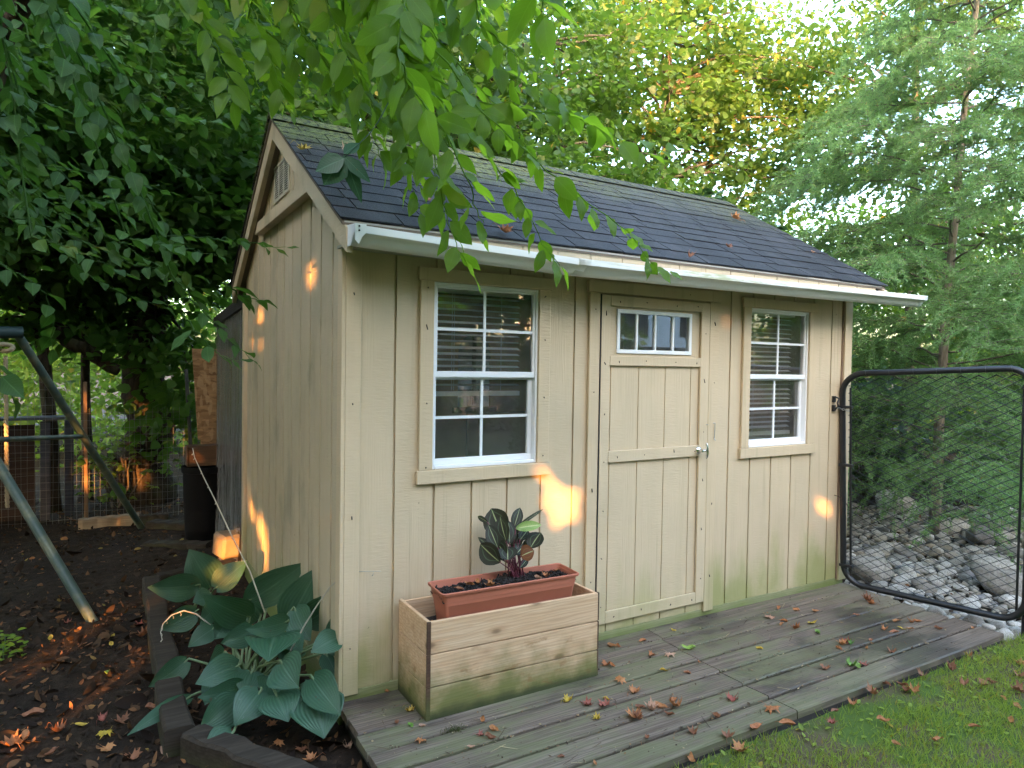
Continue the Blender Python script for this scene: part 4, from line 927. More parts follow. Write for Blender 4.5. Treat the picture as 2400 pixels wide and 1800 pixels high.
for y in (2.60, 3.3, 4.02): w.box(.0, .05, y, y+.045, -.1, 1.93)
w.box(.0, .05, 2.6, 4.06, .9, .94); build('frame', w, plain('grey_frame', (.12, .11, .10), .8), lt)
w = MB(); w.box(.3, 1.5, 2.9, 3.9, -.1, .8); w.box(.3, 1.2, 3.0, 3.8, .8, 1.0); tag(build('covered_stack', w, plain('dark_tarp', (.03, .03, .032), .7, var=.4), bevel=.04), 'dark stack of stored goods inside the plastic lean-to', 'stack')

def rock(mb, c, r, seed, n=9, squash=(1, 1, .7), rot=0.0):
    rr = np.random.default_rng(seed); th = np.linspace(0, math.pi, n); V = [];
    k = rr.normal(size=(5, 3))*1.6; ph = rr.uniform(0, 6.28, 5); am = rr.uniform(.03, .10, 5)
    for a in th:
        for b in range(2*n):
            q = 2*math.pi*b/(2*n); d = np.array([math.sin(a)*math.cos(q), math.sin(a)*math.sin(q), math.cos(a)])
            s = 1+sum(am[i]*math.sin(k[i]@d*1.7+ph[i]) for i in range(5)); p = d*s*r*np.array(squash)
            V.append((c[0]+p[0]*math.cos(rot)-p[1]*math.sin(rot), c[1]+p[0]*math.sin(rot)+p[1]*math.cos(rot), c[2]+p[2]))
    m_ = 2*n
    return mb.add(V, [(i*m_+j, i*m_+(j+1) % m_, (i+1)*m_+(j+1) % m_, (i+1)*m_+j) for i in range(n-1) for j in range(m_)])
M_BLOCK = plain('rough_stone', (.22, .165, .105), .9, var=.35, scale=10, bump=.7)
for k, (p, hx, hy, hz, yaw_, lab) in enumerate((((535, 1285), .085, .10, .085, .3, 'rough brown stone block against the shed corner, upper of the pair'), ((540, 1330), .10, .11, .06, -.2, 'rough brown stone block on the soil, lower of the pair by the shed corner'))):
    c0 = at(p[0], p[1], 1, 2.75 if k == 0 else 2.66); zc = (.055+.09) if k == 0 else -.005
    w = MB(); rr = np.random.default_rng(k+40); bm = MB().obox((c0[0], c0[1], zc), (math.cos(yaw_), math.sin(yaw_), 0), (-math.sin(yaw_), math.cos(yaw_), 0), (0, 0, 1), hx, hy, hz)
    V = np.concatenate(bm.v)+rr.normal(size=(8, 3))*.012; w.add(V, bm.f); tag(build('stone_block', w, M_BLOCK, bevel=.022), lab, 'stone block')

# ------------------------------------------------------------------ chain link gate and post
GA_ = np.array([3.60, -.075, 0.]); GD = np.array([3.83, -1.075, 0.])-GA_; GD /= np.linalg.norm(GD); GN = np.array([-GD[1], GD[0], 0.])
def gp_(s_, z, off=0.0): return GA_+GD*(s_-.03*(z-.2)*max(0, 1-s_*2.5))+np.array([0, 0, z+.055*np.clip(s_, 0, 1)*np.clip(z/1.5, 0, 1)])+GN*off
gate = thing('chain_link_gate', tuple(gp_(.5, 0)), 'black tube framed chain link garden gate standing open beside the shed', 'gate')
gs0, gs1, gz0, gz1, gr_ = -.018, 1.035, .088, 1.566, .135
pts = []
for cy, cz, a0 in ((gs0+gr_, gz1-gr_, 180), (gs1-gr_, gz1-gr_, 90), (gs1-gr_, gz0+gr_, 0), (gs0+gr_, gz0+gr_, -90)):
    for k in range(9):
        t = rad(a0-90*k/8); pts.append((cy+gr_*math.cos(t), cz+gr_*math.sin(t)))
pts = [pts[-1]]+pts; fp = []
for a, b in zip(pts[:-1], pts[1:]):
    n = max(1, int(math.dist(a, b)/.1)); fp += [gp_(a[0]+(b[0]-a[0])*i/n, a[1]+(b[1]-a[1])*i/n) for i in range(n)]
fp += [fp[0], fp[1]]
build('frame', MB().tube(fp, .0205, 14, cap=False), M_BLACK, gate, smooth=180)
w = MB(); sp = .046; s_ = gs0+.062; k = 0
while s_ < gs1-.03:
    q = []; z = gz0+.0; m_ = 0
    while z < gz1-.012: q.append(gp_(s_+(sp/2 if (m_+k) % 2 else -sp/2)*1.02, z, .004 if (m_+k) % 2 else -.004)); z += sp*.56; m_ += 1
    w.tube(q, .0042, 4, cap=False); s_ += sp; k += 1
build('wire_mesh', w, Mat('black_coated_wire', .5, .4).col((.009, .010, .012)).m, gate)
for q in (gs0+.05, gs1-.045): build('tension_bar', MB().tube([gp_(q, gz0+.03), gp_(q, gz1-.10)], .0075, 8), M_BLACK, gate, smooth=60)
for z in (.21, .92, 1.33):
    a = gp_(gs0, z); build('clamp', MB().obox(a+GD*.022, GD, GN, (0, 0, 1), .045, .023, .010), M_BLACK, gate, bevel=.003)
w = MB()
for q in np.linspace(.12, .92, 7):
    a = gp_(q, gz1); w.tube([a+GN*.0235*math.cos(t)+np.array([0, 0, .0235*math.sin(t)])+GD*.003*t for t in np.linspace(0, 6.28, 12)], .0016, 4)
build('tie_wire', w, plain('dark_tie_wire', (.05, .05, .05), .5), gate)
a = gp_(1.03, 0, .05); w = MB().tube([a+np.array([0, 0, -.08]), a+np.array([0, 0, 1.60])], .022, 12); w.lathe([(.024, 0), (.025, .02), (.012, .035), (0, .037)], tuple(a+np.array([0, 0, 1.60])), 12)
tag(build('gate_post', w, M_BLACK, smooth=50), 'black steel post at the free end of the chain link gate', 'post')
w = MB(); w.tube([(3.95, .35, .62), (4.0, .42, .45), (4.02, .44, .1), (4.03, .44, -.06)], .011, 6); w.tube([(3.95, .35, .62), (4.25, .5, .5)], .010, 6)
tag(build('bent_rod', w, M_STAKE, smooth=180), 'bent dark metal rod stuck in the soil behind the gate', 'rod')

# ------------------------------------------------------------------ river stones
def stone_mat(name, isl):
    m = Mat(name, .78, .3); r = m.isl() if isl else m.orand()
    c = ramp(m.nt, r, [(0, (.22, .21, .19)), (.25, (.42, .395, .35)), (.5, (.60, .57, .52)), (.68, (.33, .265, .18)), (.85, (.20, .205, .22)), (1, (.50, .42, .30))])
    c = m.mix(m.math('MULTIPLY', m.rmp(m.noise(9, detail=6, rough=.7), .35, .65), .6), c, (.10, .085, .06)); c = m.mix(m.math('MULTIPLY', m.rmp(m.noise(4, detail=3), .52, .68), .4), c, (.10, .11, .045))
    m.col(c); m.bump(m.noise(45, detail=6), .35, .004); return m.m
M_STONE = stone_mat('river_stone', False); M_STONE_I = stone_mat('small_stone', True)
rp_ = random.Random(4); kinds = []
for k in range(7):
    me = mesh_from('river_stone', rock(MB(), (0, 0, 0), 1.0, 100+k, 9, (1.15, .9, .62+.05*(k % 3))), (0, 0, 0), 180); me.materials.append(M_STONE); kinds.append(me)
placed = []
def put_stone(x, y, r, label, group, z=None, name='river_stone'):
    o = bpy.data.objects.new(name, kinds[rp_.randrange(7)]); COL.objects.link(o)
    o.location = (x, y, float(ground_z(x, y))+r*.42 if z is None else z); o.scale = (r*rp_.uniform(.85, 1.2), r*rp_.uniform(.8, 1.1), r*rp_.uniform(.8, 1.1)); o.rotation_euler = (rp_.uniform(-.3, .3), rp_.uniform(-.3, .3), rp_.uniform(0, 6.28))
    tag(o, label, 'stone', group); placed.append((x, y, r)); return o
for (px, py, r, lab) in ((2101, 1196, .23, 'large smooth grey boulder at the back of the stone bed'), (2340, 1135, .26, 'big dark grey boulder under the larch'), (2362, 1385, .21, 'large flat grey stone in the stone bed near the gate post'), (2040, 1352, .17, 'flat grey slab stone just behind the near end of the gate'), (2225, 1245, .16, 'mid grey boulder half covered by larch twigs'), (2330, 1330, .13, 'ochre brown stone beside the large flat grey one'), (2366, 1300, .10, 'dark slate coloured stone at the right of the stone bed'), (2300, 1270, .17, 'mossy boulder in the middle of the stone bed')):
    p = at(px, py, 2, -.02); put_stone(p[0], p[1], r, lab, 'large stones in the stone bed', name='boulder')
tries = 0; cand = []
while tries < 60000 and len(cand) < 1100:
    tries += 1; px = rp_.uniform(1985, 2440); py = rp_.uniform(1190, 1500); p = at(px, py, 2, -.04); x, y = p[0], p[1]
    if x < 3.70 or x > 8.2 or y < -1.6 or (y < -1.10 and x < 4.0) or (x < 3.9 and y > .1): continue
    r = rp_.choice((.026, .032, .036, .04, .046, .055, .068))*(1.0+.09*(x-4))
    if any((x-a)**2+(y-b)**2 < ((r+c_)*.84)**2 for a, b, c_ in placed): continue
    placed.append((x, y, r)); cand.append((r/math.hypot(x-CAM[0], y-CAM[1]), x, y, r, py))
cand.sort(reverse=True); mb = MB()
for k, (_, x, y, r, py) in enumerate(cand):
    if k < 285: put_stone(x, y, r, 'rounded river stone in the stone bed seen through the lower part of the gate' if py > 1330 else 'rounded river stone in the shaded back of the stone bed', 'river stones in the bed behind the gate')
    else: rock(mb, (x, y, float(ground_z(x, y))+r*.42), r, 2000+k, 6, (1.15, .9, .65), rp_.uniform(0, 6.28))
tag(build('small_stones', mb, M_STONE_I, smooth=180), 'smaller river stones filling the bed between the larger ones', 'stones', kind='stuff')
for k, (px, py) in enumerate(((2352, 1497), (2318, 1478))):
    p = at(px, py, 2, -.0); put_stone(p[0], p[1], (.055, .035)[k], ('white pebble on the grass by the corner of the deck', 'small pale pebble at the right end of the deck')[k], 'pebbles at the deck corner', z=.02)

# ------------------------------------------------------------------ fallen leaves
MAPLE = [(0, -.5), (.04, -.12), (.30, -.30), (.26, -.10), (.52, -.04), (.36, .08), (.50, .30), (.28, .24), (.20, .34), (.10, .30), (0, .58), (-.10, .30), (-.20, .34), (-.28, .24), (-.50, .30), (-.36, .08), (-.52, -.04), (-.26, -.10), (-.30, -.30), (-.04, -.12)]
OVAL = [(.26*math.sin(t)*(1-.25*math.cos(t)), -.5*math.cos(t)) for t in np.linspace(0, 2*math.pi, 17)[:-1]]
def dead_leaf_mesh(poly, curl, seed, mat):
    rr = np.random.default_rng(seed); P2 = np.array(poly); ring_ = [P2*.0+np.array([0, .02]), P2*.35, P2*.7, P2]; V = []; K = len(P2)
    def zf(p): return curl[0]*p[0]**2+curl[1]*p[1]**2+curl[2]*p[0]*p[1]+.05*math.sin(p[0]*9+seed)+.05*math.sin(p[1]*8+seed*2)
    V.append((0, .02, zf((0, .02))))
    for rr_ in ring_[1:]:
        for p in rr_: V.append((p[0]*(1-abs(curl[0])*.18*abs(p[0])*2), p[1], zf(p)+rr.normal()*.015))
    F = [(0, 1+k, 1+(k+1) % K) for k in range(K)]
    for j in range(2): F += [(1+j*K+k, 1+(j+1)*K+k, 1+(j+1)*K+(k+1) % K, 1+j*K+(k+1) % K) for k in range(K)]
    V = np.array(V); V[:, 2] -= V[:, 2].min()
    mb = MB().add(V, F); s0 = V[1]; mb.tube([(0, -.48, V[1+2*K][2]), (.03, -.62, V[1+2*K][2]+.05), (.08, -.78, .08)], .012, 4)
    me = mesh_from('fallen_leaf', mb, (0, 0, 0), 180); me.materials.append(mat); return me
def dmat(name, a, b):
    m = Mat(name, .6, .35); n_ = m.noise(5, detail=5); r = m.orand(); c = m.mix(r, a, b); c = m.mix(m.math('MULTIPLY', m.rmp(n_, .45, .7), .6), c, tuple(x*.45 for x in a)); m.col(c); m.leafy(c, .15); m.bump(n_, .3, .02); return m.m
DM = {'o': dmat('leaf_orange', (.36, .13, .045), (.44, .20, .075)), 'b': dmat('leaf_brown', (.19, .075, .036), (.30, .125, .060)), 'r': dmat('leaf_red', (.26, .065, .042), (.33, .11, .075)), 'y': dmat('leaf_yellow', (.46, .32, .035), (.55, .36, .07)), 'g': dmat('leaf_green', (.10, .22, .04), (.24, .34, .06)), 'p': dmat('leaf_pale', (.40, .21, .13), (.48, .29, .19))}
LN = {'o': 'orange', 'b': 'brown', 'r': 'reddish', 'y': 'yellow', 'g': 'green', 'p': 'pinkish tan'}
DC = {}
def fallen(x, y, z, col, kind, size, where, group, up=(0, 0, 1), seed=0):
    key = (col, kind, seed % 3)
    if key not in DC:
        cv = {'m': (.35, .25, .2), 'c': (1.5, .9, .5), 'v': (2.2, .5, .3)}[kind]; f = (1, .7, 1.25)[seed % 3]
        DC[key] = dead_leaf_mesh(OVAL if kind == 'v' else MAPLE, tuple(q*f*(1 if seed % 2 else -1 if kind == 'm' else 1) for q in cv), seed % 3+ord(col), DM[col])
    o = bpy.data.objects.new('fallen_leaf', DC[key]); COL.objects.link(o); o.location = (x, y, z); rr = random.Random(seed*7+3)
    o.rotation_mode = 'QUATERNION'; qz = Vector(up).to_track_quat('Z', 'Y')
    from mathutils import Quaternion
    o.rotation_quaternion = qz @ Quaternion((0, 0, 1), rr.uniform(0, 6.28)) @ Quaternion((1, 0, 0), rr.uniform(-.12, .12)); o.scale = (size,)*3
    tag(o, '%s %s leaf %s' % ({'m': 'flat', 'c': 'crumpled', 'v': 'narrow curled'}[kind], LN[col]+(' maple' if kind != 'v' else ''), where), 'fallen leaf', group); return o
zd = lambda x, y: (1300+x/2.011, 1350+y/2.011)
zq = lambda x, y: (780+x/5.53, 1500+y/5.53)
deckl = [(415, 305, 'o', 'v', .05), (270, 330, 'o', 'v', .055), (300, 330, 'o', 'v', .035), (460, 375, 'o', 'c', .05), (540, 370, 'p', 'm', .07), (515, 445, 'y', 'v', .045), (240, 420, 'o', 'c', .06), (270, 422, 'o', 'v', .05), (305, 495, 'o', 'm', .075), (625, 455, 'b', 'v', .04), (375, 550, 'o', 'c', .075), (60, 590, 'y', 'c', .06), (150, 605, 'r', 'c', .07), (240, 610, 'r', 'c', .075), (245, 580, 'y', 'v', .04), (195, 670, 'y', 'c', .055), (370, 660, 'o', 'c', .09), (395, 672, 'b', 'c', .06), (460, 628, 'p', 'c', .075), (500, 618, 'o', 'v', .065), (568, 612, 'o', 'c', .09), (565, 585, 'o', 'v', .06), (405, 620, 'b', 'v', .05), (540, 655, 'b', 'v', .05), (840, 580, 'r', 'c', .075), (760, 662, 'b', 'v', .06), (680, 405, 'o', 'v', .03), (650, 738, 'b', 'c', .065), (815, 760, 'b', 'c', .075), (1020, 628, 'o', 'm', .085), (1095, 697, 'o', 'v', .07), (950, 715, 'o', 'v', .065), (1140, 160, 'o', 'm', .055), (1055, 150, 'o', 'v', .05), (1230, 167, 'o', 'v', .05), (1015, 195, 'p', 'm', .07), (1080, 212, 'o', 'v', .05), (1068, 228, 'o', 'v', .045), (1135, 247, 'o', 'c', .065), (1240, 268, 'g', 'v', .065), (1215, 222, 'y', 'v', .065), (1480, 118, 'b', 'c', .085), (1495, 130, 'o', 'c', .06), (1420, 185, 'b', 'v', .045), (1680, 216, 'o', 'c', .065), (1615, 213, 'o', 'v', .06), (1710, 214, 'o', 'v', .05), (1555, 253, 'o', 'c', .055), (1600, 265, 'b', 'v', .055), (1640, 250, 'y', 'v', .06), (1675, 250, 'o', 'v', .045), (1365, 305, 'r', 'c', .07), (1350, 320, 'o', 'c', .07), (1395, 322, 'g', 'c', .06), (1340, 342, 'o', 'v', .05), (1490, 303, 'b', 'v', .045), (1470, 340, 'o', 'v', .035), (1590, 355, 'b', 'c', .07), (1275, 435, 'b', 'c', .065), (1395, 425, 'g', 'c', .08), (1430, 430, 'g', 'v', .06), (1455, 418, 'r', 'c', .06), (1810, 250, 'b', 'v', .05), (1970, 245, 'o', 'v', .05), (560, 255, 'y', 'v', .035), (965, 341, 'y', 'v', .04), (630, 343, 'g', 'v', .08), (435, 760, 'b', 'v', .04), (190, 885, 'o', 'v', .035), (30, 850, 'b', 'v', .03)]
for k, (x, y, c_, kd, sz) in enumerate(deckl):
    p = at(*zd(x, y), 2, DZ+.004); rgt = 'right half of the deck' if p[0] > 2.4 else ('middle of the deck' if p[0] > 1.35 else 'left half of the deck')
    fallen(p[0], p[1], DZ+.0015, c_, kd, sz, 'on the '+rgt, 'fallen leaves on the deck', seed=k)
for k, (x, y, c_, kd, sz) in enumerate(((990, 910, 'y', 'c', .055), (1005, 1100, 'g', 'v', .04), (1140, 1305, 'o', 'm', .055), (1160, 1112, 'p', 'v', .03), (830, 1070, 'b', 'v', .04), (1940, 1050, 'o', 'v', .05), (1910, 1230, 'r', 'c', .045), (2090, 1165, 'o', 'v', .055), (2040, 1270, 'b', 'v', .05), (1790, 1390, 'p', 'v', .035), (690, 660, 'o', 'v', .04))):
    p = at(*zq(x, y), 2, DZ+.004); fallen(p[0], p[1], DZ+.0015, c_, kd, sz, 'on the deck in front of the planter', 'fallen leaves on the deck', seed=k+90)
lawnl = [(1300, 690, 'r', 'c', .06), (1550, 685, 'o', 'v', .055), (1980, 712, 'o', 'v', .05), (1610, 795, 'o', 'v', .045), (2150, 688, 'o', 'v', .055), (2190, 545, 'b', 'c', .08), (2030, 515, 'b', 'c', .07), (1930, 517, 'b', 'c', .065), (1690, 545, 'o', 'c', .085), (1655, 540, 'b', 'v', .07), (1500, 558, 'b', 'c', .075), (1405, 600, 'o', 'c', .06), (1560, 512, 'b', 'v', .06), (1870, 443, 'b', 'c', .07), (1950, 378, 'o', 'c', .06), (2182, 620, 'o', 'v', .05), (1800, 778, 'o', 'v', .06), (2115, 578, 'o', 'v', .045), (880, 825, 'o', 'c', .08), (640, 868, 'o', 'v', .06), (1740, 470, 'b', 'c', .075), (1320, 640, 'b', 'v', .05), (1640, 520, 'b', 'v', .06), (2190, 470, 'b', 'c', .08), (2200, 420, 'o', 'c', .07), (2060, 505, 'b', 'v', .05)]
for k, (x, y, c_, kd, sz) in enumerate(lawnl):
    p = at(*zd(x, y), 2, .035); fallen(p[0], p[1], .035, c_, kd, sz, 'on the lawn', 'fallen leaves on the lawn', seed=k+130)
bedl = [((1600, 1210), 'o', 'm', .06), ((1740, 1225), 'b', 'm', .06), ((1800, 1290), 'o', 'c', .07), ((2000, 1215), 'p', 'c', .06), ((1450, 1235), 'o', 'v', .05), ((1560, 1110), 'o', 'm', .06), ((610, 1145), 'y', 'm', .075), ((610, 1240), 'o', 'm', .07), ((950, 1250), 'p', 'v', .08), ((620, 815), 'g', 'v', .06), ((650, 605), 'y', 'v', .05), ((800, 535), 'r', 'c', .07), ((820, 610), 'b', 'c', .09), ((390, 525), 'r', 'c', .06), ((60, 1220), 'o', 'c', .10), ((130, 1190), 'o', 'v', .10), ((470, 1085), 'y', 'v', .06), ((700, 1080), 'b', 'c', .09), ((590, 1060), 'r', 'c', .06), ((290, 620), 'y', 'v', .06), ((640, 650), 'y', 'v', .05), ((300, 1270), 'b', 'v', .06), ((1140, 980), 'o', 'c', .05), ((1060, 555), 'y', 'v', .07), ((330, 1130), 'b', 'c', .08), ((190, 1040), 'b', 'v', .09), ((760, 1290), 'b', 'c', .08), ((880, 1010), 'b', 'v', .07)]
for k, (q, c_, kd, sz) in enumerate(bedl):
    p = at(*ze(*q), 2, -.045); gz_ = float(ground_z(p[0], p[1])); fallen(p[0], p[1], gz_+.012, c_, kd, sz, 'on the soil of the hosta bed' if q[0] > 1000 else 'on the bare soil left of the timber', 'fallen leaves on the soil', seed=k+170)
z9 = lambda x, y: (1550+x/3.687, 350+y/3.687)
z6 = lambda x, y: (540+x/5.184, 250+y/5.184)
rn = np.array([0, -SL, 1])/math.hypot(1, SL)
for k, (q, c_, kd, sz) in enumerate(((z9(640, 605), 'o', 'c', .10), (z9(580, 850), 'b', 'c', .06), (z9(245, 935), 'b', 'c', .06), (z9(1310, 895), 'p', 'v', .04), (z6(880, 525), 'y', 'c', .09), (z6(1440, 580), 'p', 'c', .11), (z6(1230, 720), 'p', 'c', .06), ((1180, 545), 'o', 'c', .09), ((1390, 535), 'o', 'c', .05), ((1005, 470), 'b', 'v', .06))):
    d = ray(*q); p0 = np.array([0, EY, EZ+.008]); t = ((p0-CAM)@rn)/(d@rn); p = CAM+d*t
    fallen(p[0], p[1], p[2]+.002, c_, kd, sz, 'on the shingle roof', 'fallen leaves on the roof', tuple(rn), seed=k+210)
for k, (a, b, c_, kd, sz) in enumerate(((-.19, .02, 'o', 'v', .06), (-.10, -.035, 'o', 'c', .06), (-.26, -.02, 'b', 'v', .05), (-.14, .03, 'o', 'v', .05), (.16, -.04, 'p', 'v', .05), (.22, -.02, 'o', 'c', .05), (.31, .03, 'o', 'v', .04), (.03, -.05, 'o', 'v', .035))):
    p = ctr+ex*a+ey*b+ez*(-.016); fallen(p[0], p[1], p[2], c_, kd, sz, 'in the soil of the terracotta trough', 'fallen leaves in the trough', tuple(ez), seed=k+230)
fallen(.33, -.20, .412, 'o', 'm', .08, 'inside the wooden planter', 'fallen leaves in the planter', seed=241); fallen(1.11, -.27, .412, 'o', 'v', .06, 'inside the wooden planter at its right end', 'fallen leaves in the planter', seed=243)
# crumbs and twigs on the deck (stuff) and one moss tuft
N = 900; px_ = rg.uniform(.0, 3.6, N); py_ = rg.uniform(-1.06, -.02, N); keep = ~((px_ > .25) & (px_ < 1.2) & (py_ > -.37)); px_, py_ = px_[keep], py_[keep]; N = len(px_)
mb = MB(); leaves(mb, np.stack([px_, py_, np.full(N, DZ+.003)], -1), rdir(rg, N, .1), np.array([0, 0, 1.0])+rg.normal(size=(N, 3))*.3, np.exp(rg.normal(size=N)*.5)*.008, np.exp(rg.normal(size=N)*.5)*.004, BRD, rg.uniform(-.3, .5, N), .2)
NT = 70; tx_ = rg.uniform(.0, 3.6, NT); ty_ = rg.uniform(-1.05, -.03, NT); kk = ~((tx_ > .22) & (tx_ < 1.25) & (ty_ > -.40)); tx_, ty_ = tx_[kk], ty_[kk]; NT = len(tx_)
leaves(mb, np.stack([tx_, ty_, np.full(NT, DZ+.004)], -1), rdir(rg, NT, .08), np.array([0, 0, 1.0])+rg.normal(size=(NT, 3))*.1, rg.uniform(.03, .10, NT), .0032, [(0, .8), (.35, 1), (.7, .8), (1, .4)], rg.uniform(-.15, .1, NT), .3)
GNX = rg.uniform(.0, 3.6, 900); GNY = -.006-.1525*rg.integers(1, 7, 900)+rg.normal(size=900)*.007
leaves(mb, np.stack([GNX, GNY, np.full(900, DZ-.001)], -1), rdir(rg, 900, .2), np.array([0, 0, 1.0])+rg.normal(size=(900, 3))*.4, np.exp(rg.normal(size=900)*.5)*.010, np.exp(rg.normal(size=900)*.5)*.005, BRD, rg.uniform(-.3, .5, 900), .2)
m = Mat('deck_crumbs', .9, .2); m.col(ramp(m.nt, m.isl(), [(0, (.03, .02, .014)), (.5, (.09, .06, .035)), (.8, (.20, .12, .06)), (1, (.36, .30, .17))])); tag(build('deck_debris', mb, m.m, org=(1.8, -.5, DZ)), 'tiny bits of bark, seed and twig strewn over the deck', 'debris', kind='stuff')
p = at(*zq(1580, 1170), 2, DZ); N = 260; mb = MB(); q = rg.normal(size=(N, 2))*np.array([.026, .011]); leaves(mb, np.stack([p[0]+q[:, 0], p[1]+q[:, 1], np.full(N, DZ)], -1), np.abs(rdir(rg, N))*np.array([1, 1, 1])*np.sign(rg.normal(size=(N, 3))*[1, 1, 0]+[0, 0, 1e-9]), rdir(rg, N), rg.uniform(.008, .018, N), .003, HEX)
tag(build('moss_tuft', mb, plain('moss', (.055, .06, .015), .9, var=.4, scale=60)), 'small dark moss tuft on the deck in front of the planter', 'moss')

# ------------------------------------------------------------------ trees
def bark(name, a, b):
    m = Mat(name, .9, .15); h = m.noise(1, m.mp((16, 16, 2.2)), 6, .7, .4); c = m.mix(m.rmp(h, .35, .65), a, b); m.col(m.mix(m.math('MULTIPLY', m.rmp(m.noise(3), .5, .7), .4), c, (.09, .10, .05))); m.bump(h, .9, .03); return m.m
M_BARK = bark('dark_bark', (.020, .0145, .011), (.070, .049, .034)); M_BARK2 = bark('grey_bark', (.05, .044, .037), (.11, .098, .082)); M_TWIG = plain('twig', (.07, .05, .032), .8, var=.3)
rt = np.random.default_rng(77)
def curve3(P, n, jit=0.0, rng=rt):
    P = np.asarray(P, float); t = np.linspace(0, len(P)-1, n); Q = np.stack([np.interp(t, range(len(P)), P[:, c_]) for c_ in range(3)], 1)
    if n > 4:
        K = Q.copy(); K[1:-1] = (Q[:-2]+2*Q[1:-1]+Q[2:])/4; Q = K
    Q[1:-1] += rng.normal(size=(n-2, 3))*jit; return Q
def crown_points(blobs, rng, clump_r=.42):
    """clumps of leaves inside ellipsoids, denser toward the outside, each clump a flattened layer"""
    C = []; NL = []
    for c_, rr, nclump, nl in blobs:
        d = rdir(rng, nclump); s = rng.uniform(.15, 1, nclump)**.5; C.append(np.array(c_)+d*s[:, None]*np.array(rr)); NL += [nl]*nclump
    return np.concatenate(C), np.array(NL)
def broadleaf(name, label, trunk, r0, blobs, leaf, mat, bk, seed, size=(.10, .06), limb=.5, clump_r=.42, flat=.38, prof=HEX, group=None, tr_top=.35, r1=.4, cull=None):
    rng = np.random.default_rng(seed); T = curve3(trunk, 14, r0*.10, rng); root_ = T[0].copy()
    tree = thing(name, tuple(root_), label, 'tree', group)
    n = len(T); w = MB().tube(T, np.linspace(r0, r0*r1, n)*np.where(np.arange(n) == 0, 1.25, 1), 14)
    C, NL = crown_points(blobs, rng); hi = T[:, 2] > T[0, 2]+tr_top*(T[-1, 2]-T[0, 2]); TH = T[hi]
    pick = rng.permutation(len(C))[:int(len(C)*limb)]
    for i in pick:
        c_ = C[i]; j = np.argmin(np.linalg.norm(TH-c_, axis=1)+np.maximum(0, TH[:, 2]-c_[2])*1.2); a = TH[j]; L = np.linalg.norm(c_-a)
        mid = (a+c_)/2+np.array([0, 0, .12*L])+rng.normal(size=3)*.08*L; w.tube(curve3([a, mid, c_], 7, .015*L, rng), np.linspace(min(r0*.35, .012+.012*L), .004, 7), 5, cap=False)
    build('trunk', w, bk, tree, smooth=180)
    tot = NL.sum(); idx = np.repeat(np.arange(len(C)), NL); off = rng.normal(size=(tot, 3))*np.array([clump_r, clump_r, clump_r*flat])*.62
    tilt = rng.normal(size=(len(C), 3))*.3; B = C[idx]+off; B[:, 2] -= (off[:, 0]**2+off[:, 1]**2)*.25
    nrm = np.array([0, 0, 1.0])+tilt[idx]+rng.normal(size=(tot, 3))*.45; ax = unit(off*np.array([1, 1, .3])+rng.normal(size=(tot, 3))*.25+np.array([0, 0, -.12]))
    sc = np.exp(rng.normal(size=tot)*.22)
    if cull is not None:
        kp = cull(B); B, ax, nrm, sc = B[kp], ax[kp], nrm[kp], sc[kp]; tot = len(B)
    mb = MB(); leaves(mb, B, ax, nrm, size[0]*sc, size[1]*sc, prof, rng.uniform(.05, .35, tot), rng.uniform(-.05, .2), rng)
    build('crown', mb, mat, tree); return tree
ML_DARK = leafmat('maple_leaf_shade', (.024, .058, .012), (.058, .120, .021), .42, (.19, .42, .035), .6, spec=.2)
ML_MID = leafmat('linden_leaf', (.022, .056, .012), (.052, .112, .020), .42, (.24, .44, .035), .5, yellow=.006)
ML_LITE = leafmat('pale_linden_leaf', (.040, .090, .026), (.072, .135, .030), .45, (.28, .48, .05), .5, yellow=.012)
ML_FAR = leafmat('far_leaf', (.060, .13, .020), (.16, .26, .045), .5, (.40, .60, .07), .6, yellow=.015)

V3 = lambda *a: np.array(a, float)
GA = 'tall trees behind the fence on the left'
broadleaf('maple_tree', 'maple with leaning dark trunk, nearest the old coop at the left', [at(120, 1230, 1, 6.0)*V3(1, 1, 0)+V3(0, 0, -.1), at(125, 1065, 1, 6.0), at(100, 800, 1, 6.0), (-1.75, 6.0, 3.4), (-1.9, 6.1, 6)], .085,
          [((-2.0, 6.0, 3.9), (1.6, 1.8, 1.7), 95, 56), ((-2.3, 4.4, 3.6), (1.2, 1.2, 1.0), 50, 75), ((-1.5, 6.2, 2.2), (.9, .7, .45), 16, 55)], None, ML_DARK, M_BARK, 1, (.115, .085), .35, group=GA, prof=BRD)
broadleaf('maple_tree', 'slim dark trunked maple between the leaning one and the thick one', [(-1.12, 6.5, -.1), at(207, 1065, 1, 6.5), at(198, 900, 1, 6.5), (-1.1, 6.6, 3), (-.95, 6.8, 6)], .070,
          [((-.9, 6.8, 4.3), (1.7, 1.7, 2.1), 105, 54), ((-.9, 6.4, 2.1), (.8, .5, .45), 14, 50)], None, ML_DARK, M_BARK, 2, (.115, .085), .35, group=GA, prof=BRD)
broadleaf('maple_tree', 'maple with thick dark trunk rising behind the strand board', [(-.52, 6.3, -.12), at(337, 1065, 1, 6.25), at(338, 800, 1, 6.25), (-.48, 6.3, 3.2), (-.3, 6.5, 7)], .31,
          [((.1, 6.2, 4.4), (1.9, 1.9, 2.3), 130, 58), ((-.6, 5.2, 3.1), (1.4, 1.0, .85), 55, 75), ((.3, 5.0, 3.4), (1.1, 1.0, .9), 42, 75), ((-.30, 5.7, 1.55), (.42, .3, .55), 20, 36), ((-.2, 5.55, .75), (.28, .2, .35), 9, 22)], None, ML_DARK, M_BARK, 3, (.115, .085), .35, group=GA, prof=BRD)
